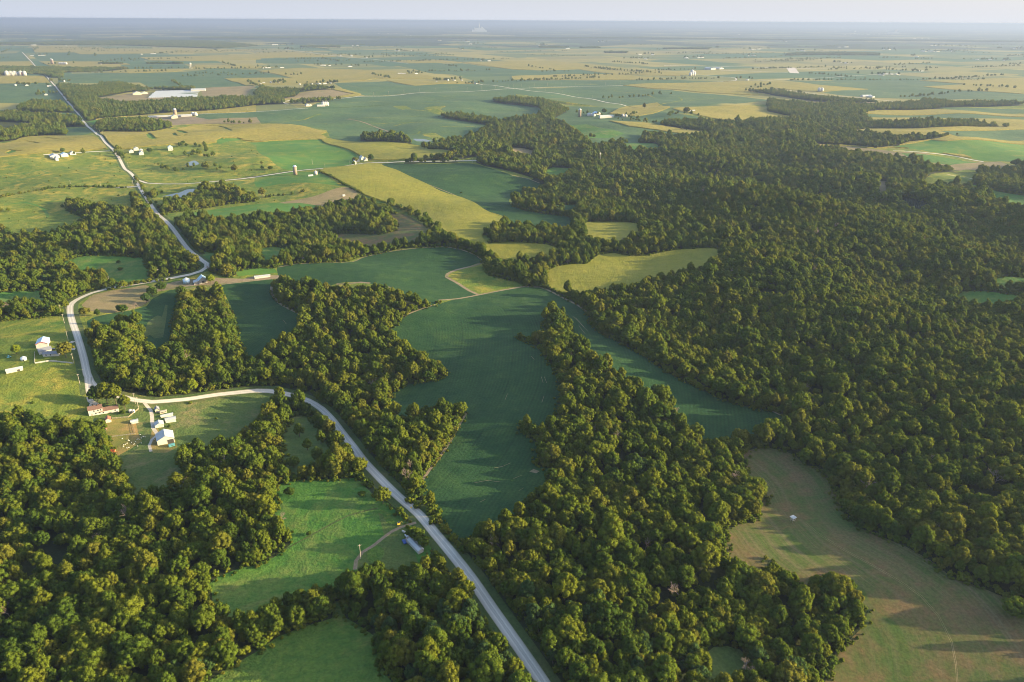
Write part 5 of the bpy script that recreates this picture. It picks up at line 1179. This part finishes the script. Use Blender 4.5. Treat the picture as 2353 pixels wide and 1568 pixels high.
# ---- middle distance farms
def far_b(x, y, w, l, ev, rg, rz, wall, roof, lab, cat='shed', **k): return gable('farm_building' if cat != 'house' else 'farmhouse', (x, y), w, l, ev, rg, rz, wall, roof, lab, cat, detail=False, **k)
p1, p2 = W(342, 226), W(452, 223); bl = math.hypot(p2[0] - p1[0], p2[1] - p1[1]); ba = math.atan2(p2[1] - p1[1], p2[0] - p1[0])
x0, y0 = (p1[0] + p2[0]) / 2, (p1[1] + p2[1]) / 2; _q = W(400, 209); depth = math.hypot(_q[0] - W(400, 225)[0], _q[1] - W(400, 225)[1]) * .93
t = thing('livestock_barn', (x0 - math.sin(ba) * depth / 2, y0 + math.cos(ba) * depth / 2, hz((x0, y0)) - .5), ba, 'huge long pale-roofed livestock barn beside the upper left woods', 'livestock barn')
MB().box(-bl / 2, bl / 2, -depth / 2, depth / 2, -3, 4.5).build('wall', WHITE, t)
m = MB(); nb = 5
for k in range(nb):
    ya, yb = -depth / 2 + depth * k / nb, -depth / 2 + depth * (k + 1) / nb; ym = (ya + yb) / 2; e_ = .6
    m.add([(-bl / 2 - 1, ya - .2, 4.6), (bl / 2 + 1, ya - .2, 4.6), (bl / 2 + 1, ym, 9.0), (-bl / 2 - 1, ym, 9.0), (bl / 2 + 1, yb + .2, 4.6), (-bl / 2 - 1, yb + .2, 4.6)], [(0, 1, 2, 3), (3, 2, 4, 5), (0, 3, 5), (1, 4, 2), (0, 5, 4, 1)])
m.build('roof', METAL, t)
fans = MB()
for k in range(26): fans.box(-bl / 2 + (k + .2) * bl / 26, -bl / 2 + (k + .75) * bl / 26, -depth / 2 - .25, -depth / 2 + .1, .8, 3.8)
fans.build('fan_openings', DARK, t)
far_b(456, 209, 40, 60, 6, 10, ba - PI / 2, WHITE, METAL, 'white shed at the far right corner of the huge livestock barn', 'shed')
far_b(315, 218, 34, 36, 6, 13, G1, CREAM, METAL, 'large cream gabled shed left of the huge livestock barn', 'barn')
far_b(332, 216, 26, 30, 4, 9, G1, CREAM, METAL, 'lower cream shed between the large gabled shed and the livestock barn', 'shed')
far_b(374, 269, 9, 95, 3, 5, ba - PI / 2, WHITE, METAL, 'long narrow white shed left of the brown silo')
far_b(401, 271.5, 20, 24, 5, 11, G1, CREAM, METAL, 'cream barn at the foot of the brown silo', 'barn'); silo((404, 270), 5.5, 25, 'tall brown silo in the hillside farm', CONC)
far_b(411, 268, 12, 22, 4, 6, G2, WHITE, METAL, 'white shed right behind the brown silo'); far_b(429, 268, 14, 34, 4, 7, ba - PI / 2, WHITE, METAL, 'white shed between the brown silo and the twin bins')
silo((444, 266), 6, 9, 'left one of the twin white bins right of the hillside farm', WHITE, 'grain_bin', 'bin', True); silo((450, 266.5), 6, 9, 'right one of the twin white bins right of the hillside farm', WHITE, 'grain_bin', 'bin', True)
far_b(290, 294, 14, 26, 3, 5, G2, WHITE, METAL, 'white roof showing inside the dark grove below the hillside farm')
for a in (('302,351', 10, 10, 'white shed left of the four farm buildings by the long road'), ('313,345', 11, 14, 'white barn at the back of the four farm buildings by the long road'), ('325,349', 8, 9, 'small blue-grey shed in the middle of the four farm buildings by the long road'), ('325,355', 10, 15, 'white house at the front of the four farm buildings by the long road')):
    far_b(*map(float, a[0].split(',')), a[1], a[2], 4, 7, G1, WHITE, METAL if 'blue' not in a[3] else BLUER, a[3], 'house' if 'house' in a[3] else 'shed')
gable('farmhouse', (392, 345), 11, 11, 7, 11, G1, WHITE, BLUER, 'white two-storey house with a blue-grey roof above the upper pond', 'house', wins=[('f', -2, 1.2), ('f', 2, 1.2), ('f', 0, 4.5)])
for a in (('125,362', 18, 20, METAL, 'large white gabled shed on the bare lot at the left'), ('130,368', 6, 18, METAL, 'low white shed at the front of the bare lot at the left'), ('148,359', 14, 16, BLUER, 'pale blue-white shed right of the bare lot at the left'), ('167,355', 12, 12, SLATE, 'grey house among trees right of the bare lot')):
    far_b(*map(float, a[0].split(',')), a[1], a[2], 4.5, 8, G1 + .2, WHITE, a[3], a[4])
for a in (('819,372', 12, 12, 'white farmhouse with pale gables on the lane'), ('832,367', 9, 16, 'white shed behind the right of the farmhouse on the lane'), ('840,370', 8, 8, 'small white shed at the right end of the farmhouse yard'), ('815,377', 6, 9, 'small white building in front of the farmhouse on the lane')):
    far_b(*map(float, a[0].split(',')), a[1], a[2], 5, 9, G1, WHITE, METAL, a[3], 'house' if 'farmhouse with' in a[3] else 'shed')
silo((679, 402), 4.0, 17, 'tall grey silo standing alone above the lower left pastures', CONC); silo((726, 402), 3.2, 7, 'small white bin right of the lone grey silo', WHITE, 'grain_bin', 'bin', True)
far_b(714, 405, 3, 10, 2, 3, G2, WHITE, METAL, 'low white trough shed between the grey silo and the small bin'); far_b(790, 451, 3, 5, 2, 3, G2, WHITE, METAL, 'tiny white hut on the tan hayfield')
for k, (x, y) in enumerate(((743, 243), (747.5, 243), (752, 243))): silo((x, y), 6.5, 11, '%s of the three white bins right of the ridge farm' % ('leftmost', 'middle one', 'rightmost')[k], WHITE, 'grain_bin', 'bin', True)
far_b(738, 244.5, 10, 30, 4, 6, ba - PI / 2, WHITE, METAL, 'long white shed left of the three white bins'); far_b(706, 244, 12, 20, 5, 9, G1, WHITE, METAL, 'white house at the bend of the ridge lane', 'house'); far_b(713, 243.5, 10, 14, 4, 7, G1, CREAM, METAL, 'cream shed right of the house at the bend of the ridge lane')
for a in (('1356,266', 14, 18, 'white barn at the left of the upper valley farm'), ('1371,263', 18, 26, 'white barn with a pale blue roof in the upper valley farm'), ('1364,267', 8, 16, 'low white shed in front of the upper valley barns'), ('1393,271', 12, 50, 'long low grey shed right of the upper valley farm')):
    far_b(*map(float, a[0].split(',')), a[1], a[2], 5, 9, G1 if 'long' not in a[3] else ba - PI / 2, WHITE, BLUER if 'blue' in a[3] else METAL, a[3])
silo((1332, 269), 5, 24, 'tall pale silo left of the upper valley farm', CONC)
for k, (x, y) in enumerate(((1431, 268), (1438, 269))): silo((x, y), 5, 6, '%s of the two small white bins on the valley slope' % ('left one', 'right one')[k], WHITE, 'grain_bin', 'bin', True)
far_b(1587, 257, 12, 30, 4, 6, ba - PI / 2, CREAM, METAL, 'low pale shed right of the big round tree on the gold hill')
for k, (x, y) in enumerate(((1882, 211), (1888, 211))): silo((x, y), 8, 15, '%s of the twin white bins on the right plain' % ('left one', 'right one')[k], WHITE, 'grain_bin', 'bin', True)
far_b(1990, 223, 20, 50, 5, 9, ba - PI / 2, WHITE, METAL, 'long white barn at the upper right lane'); far_b(2002, 224, 16, 24, 4, 7, G1, WHITE, METAL, 'smaller white barn right of the long one at the upper right lane')
x, y, z = at(1378, 385); t = thing('radio_mast', (x, y, z), .3, 'slim radio mast standing up from the middle of the big wood', 'mast'); MB().tube((0, 0, 0), (0, 0, 34), .3, .18, 5).build('mast', GALV, t); MB().box(-1.5, 1.5, -.4, .4, 29, 32).build('antenna', WHITE, t)
gable('farm_building', (2085, 400), 5, 12, 2.5, 3.5, G2, WHITE, METAL, 'little white shed beyond the right wood clearing', 'shed', detail=False)
# water tower
x, y, z = at(439, 158.5); t = thing('water_tower', (x, y, z), 0, 'white water tower on legs on the plain, upper left', 'water tower')
MB().lathe([(.5, 24), (4, 24.5), (6.3, 27), (6.8, 30), (6.3, 33), (4, 35.5), (.6, 36.5)], 20).build('tank', WHITE, t, True); MB().tube((0, 0, 0), (0, 0, 25), 1.1, 1.1, 10).build('riser', WHITE, t)
for k in range(4): a = k * PI / 2 + .4; MB().tube((8.5 * math.cos(a), 8.5 * math.sin(a), -1), (5.6 * math.cos(a), 5.6 * math.sin(a), 27), .6, .45, 6).build('leg', WHITE, t)
# grain bins of the town
ORD = ['first', 'second', 'third', 'fourth', 'fifth', 'sixth', 'seventh', 'eighth', 'ninth']
for k in range(9): silo((17 + k * 4.3 + (6 if k > 5 else 0), 174), 10 if k % 3 else 12, 16 if k % 2 else 20, '%s from the left in the row of nine town grain bins' % ORD[k], RUST if k in (7,) else WHITE, 'grain_bin', 'bin', True, 'grain bins at the edge of the town')
silo((119.5, 148), 6, 34, 'left one of two dark silos beyond the town wood', CONC); silo((122, 148.5), 6, 30, 'right one of two dark silos beyond the town wood', CONC)
for k in range(5): silo((138 + 3.6 * k, 149), 8, 13, '%s from the left in the short row of white bins beyond the town' % ORD[k], WHITE, 'grain_bin', 'bin', True, 'bins beyond the town wood')
# airfield
far_b(1631, 160, 40, 70, 9, 13, G1, WHITE, METAL, 'white hangar beside the airfield apron, left one', 'hangar'); far_b(1651, 159, 36, 60, 8, 11, G1, WHITE, METAL, 'white hangar beside the airfield apron, right one', 'hangar')
silo((1590, 174), 11, 28, 'leftmost of three tall white bins below the airfield', WHITE, 'grain_bin', 'bin', True); silo((1595, 174), 9, 22, 'middle one of three tall white bins below the airfield', WHITE, 'grain_bin', 'bin', True); silo((1586, 174.5), 8, 16, 'short bin left of the tall white bins below the airfield', WHITE, 'grain_bin', 'bin', True)
# every other farmstead of the plain: buildings and a few trees
STEADS = [(80, 128, 3), (50, 198, 3), (105, 200, 2), (135, 189, 2), (92, 221, 1), (20, 73, 5), (70, 74, 4), (85, 104, 1), (130, 92, 1), (150, 106, 1), (282, 82, 2), (355, 82, 3), (355, 125, 4), (385, 71, 2), (560, 87, 2), (250, 148, 1), (620, 193, 4), (642, 192, 2), (712, 194, 4), (743, 194, 4), (744, 151, 4), (815, 153, 3), (625, 157, 5),
          (799, 129, 5), (838, 134, 1), (925, 118, 5), (940, 83, 3), (870, 88, 3), (662, 114, 1), (645, 104, 3), (824, 106, 4), (1010, 94, 2), (1075, 96, 3), (1060, 115, 1), (1088, 102, 2), (1118, 141, 3), (936, 170, 3), (949, 171, 2), (1013, 188, 1), (1043, 186, 5), (1100, 192, 1), (1250, 105, 3), (1388, 97, 3), (1310, 91, 1), (1297, 112, 3), (1470, 136, 3), (1489, 126, 4), (1573, 134, 3), (1615, 133, 3), (1742, 114, 4),
          (1724, 129, 3), (1722, 184, 2), (1641, 111, 1), (1806, 97, 2), (1935, 109, 3), (1850, 118, 4), (1900, 126, 8), (1960, 127, 3), (2050, 115, 3), (2165, 106, 3), (2220, 107, 2), (2160, 119, 7), (2100, 130, 2), (2262, 139, 5), (2290, 139, 3), (2320, 140, 2), (1914, 144, 3), (1951, 147, 2), (2030, 173, 6), (2052, 173, 4), (2120, 164, 3), (1175, 71, 3), (1700, 80, 2), (1965, 81, 5), (1985, 79, 6), (2010, 80, 6), (2035, 79, 6), (2055, 77, 5), (2080, 92, 2), (2130, 90, 4), (700, 77, 4), (560, 70, 3), (1410, 64, 2), (2220, 70, 2), (1230, 72, 3), (890, 78, 5), (300, 60, 2), (170, 64, 2), (110, 61, 2), (2330, 113, 3)]
FARM = [('livestock barn', 400, 216), ('water tower', 439, 155), ('town bins', 35, 172), ('airfield hangars', 1640, 158), ('power station', 1103, 70), ('runway apron', 1820, 162), ('brown silo', 404, 262), ('tall bins', 1591, 172), ('twin bins', 1885, 208), ('hazy factory', 2052, 76),
        ('tree windbreak', 2040, 184), ('crossing lanes', 1088, 206), ('road end', 51, 120), ('upper lane', 800, 130), ('top centre', 1300, 60), ('right edge', 2340, 120)]
STEADS = [(a, b, max(1, (c * 2 + 1) // 3)) for a, b, c in STEADS]
WH2 = plain_mat('far_white_metal', (.48, .47, .45), .5, 0, .1)  # plain even white of the small distant buildings
unit = {}
def ubox(kind):
    if kind in unit: return unit[kind]
    m = MB()
    if kind == 'shed':
        prism(m, [(-.5, -.2), (.5, -.2), (.5, .62), (0, 1), (-.5, .62)], -.5, .5)
    else: m.lathe([(.5, -.2), (.5, .75), (.05, 1)], 12)
    me = bpy.data.meshes.new('building_shell'); me.from_pydata(m.v, [], m.f); me.materials.append(WH2); unit[kind] = me; return me
for sx, sy, n in STEADS:
    x, y = W(sx, sy); D_ = math.hypot(x, y); s_ = D_ / 5500.
    for k in range(n):
        a = G1 + rnd.choice((0, PI / 2)); kind = 'bin' if rnd.random() < .25 else 'shed'
        px, py = x + rnd.uniform(-1, 1) * 26 * max(1, n) * max(.8, s_ * .8), y + rnd.uniform(-1, 1) * 60 * max(.6, s_)
        o = bpy.data.objects.new('farm_building' if kind == 'shed' else 'grain_bin', ubox(kind)); COL.objects.link(o)
        w_ = rnd.uniform(9, 16) * max(.7, min(1.6, s_)); l_ = rnd.uniform(14, 38) * max(.7, min(1.7, s_)) if kind == 'shed' else w_ * .8
        if kind == 'bin': w_ *= .8; l_ = w_
        hh = rnd.uniform(4, 7.5) * (1.4 if kind == 'bin' else 1) * max(1, min(1.3, s_ * .7)); o.scale = (w_, l_, hh); o.rotation_euler = (0, 0, a); o.location = (px, py, hz((px, py)) - .2)
        u, v = to_px(px, py, 5)
        base_ = '%s %s ' % ('white' if kind == 'bin' else 'long white' if l_ > 1.7 * w_ else 'short white', 'farm building' if kind == 'shed' else 'round bin')
        for pk in ((0, 1), (0, 2), (1, 2), (0, 3), (1, 3), (2, 3), (0, 4), (1, 4), (2, 4), (0, 5), (1, 5)):
            lab = base_ + where(u / S, v / S, FARM, pk)
            if lab not in seen: break
        seen.add(lab)
        tag(o, lab, 'farm building' if kind == 'shed' else 'bin', 'white farmsteads of the plain')
    if D_ < 14000:
        for k in range(rnd.randint(2, 5) + n):
            px, py = x + rnd.gauss(0, 22 + 12 * n) * max(.8, s_), y + rnd.uniform(10, 70) * max(1, s_)
            PTS.append((px, py, hz((px, py)) - .5, rnd.uniform(.8, 1.3) * max(1, min(1.5, s_ * .8)), rnd.uniform(0, 6), 13 + rnd.randint(0, 4), 1.05))
# tree lines along the survey grid
for k in range(150):
    yy = rnd.uniform(3300, 11500); xx = rnd.uniform(-.72, .72) * yy; a = GRID_A + rnd.choice((0, 0, 0, PI / 2)); L_ = rnd.uniform(120, 700) * (.6 + yy / 9000); sp = 13 + yy / 600.
    for i in range(int(L_ / sp)):
        if rnd.random() < .25: continue
        px, py = xx + math.cos(a) * i * sp + rnd.gauss(0, 4), yy + math.sin(a) * i * sp + rnd.gauss(0, 4)
        PTS.append((px, py, hz((px, py)) - .5, rnd.uniform(.6, 1.25), rnd.uniform(0, 6), 13 + rnd.randint(0, 4), 1.))
# power station and town far off
x, y, z = at(1103, 73.5); D_ = math.hypot(x, y); q = D_ / 700.
t = thing('power_station', (x, y, z), .2, 'pale power station with one tall chimney on the horizon', 'power station')
MB().box(-5.0 * q, 1 * q, -q, q, 0, 3.2 * q).box(-7 * q, -5.2 * q, -q, q, 0, 1.8 * q).build('boiler_house', GALV, t); MB().tube((-.6 * q, 0, 0), (-.6 * q, 0, 7.2 * q), .5 * q, .32 * q, 10).build('chimney', GALV, t)
prism(MB(), [(1.0 * q, 0), (6 * q, 0), (6 * q, .6 * q), (1.6 * q, 4.2 * q), (1.0 * q, 4.2 * q)], -.8 * q, .8 * q).build('conveyor_house', GALV, t)
x, y, z = at(1964, 79); q = math.hypot(x, y) / 700.
t = thing('water_tower', (x, y, z), 0, 'tiny pale water tower in the hazy town on the right horizon', 'water tower'); MB().tube((0, 0, 0), (0, 0, 1.6 * q), .2 * q, .2 * q, 8).build('riser', WH2, t); MB().lathe([(.1 * q, 1.5 * q), (.6 * q, 1.8 * q), (.6 * q, 2.3 * q), (.1 * q, 2.6 * q)], 10).build('tank', WH2, t)
x, y, z = at(2052, 78); q = math.hypot(x, y) / 700.
t = thing('factory', (x, y, z), 0, 'pale blocky factory in the hazy town on the right horizon', 'factory'); MB().box(-4 * q, 4 * q, -q, q, 0, 1.2 * q).build('hall', WH2, t); MB().box(1 * q, 3 * q, -.5 * q, .5 * q, 1.2 * q, 3.2 * q).build('tower_block', WH2, t)
finish_woodland()
# ------------------------------------------------------------------ air
hm = bpy.data.materials.new('haze'); hm.use_nodes = True; nt = hm.node_tree; nt.nodes.clear()
o_ = nt.nodes.new('ShaderNodeOutputMaterial'); pv = nt.nodes.new('ShaderNodeVolumePrincipled'); nt.links.new(pv.outputs[0], o_.inputs['Volume'])
pv.inputs['Color'].default_value = (.27, .345, .54, 1); pv.inputs['Density'].default_value = 6.6e-5; pv.inputs['Anisotropy'].default_value = .2
hb = MB().box(-130000, 130000, -130000, 130000, -80, 304).build('haze', hm); tag(hb, 'thin pale blue summer haze over the whole plain', 'haze', None, 'stuff')
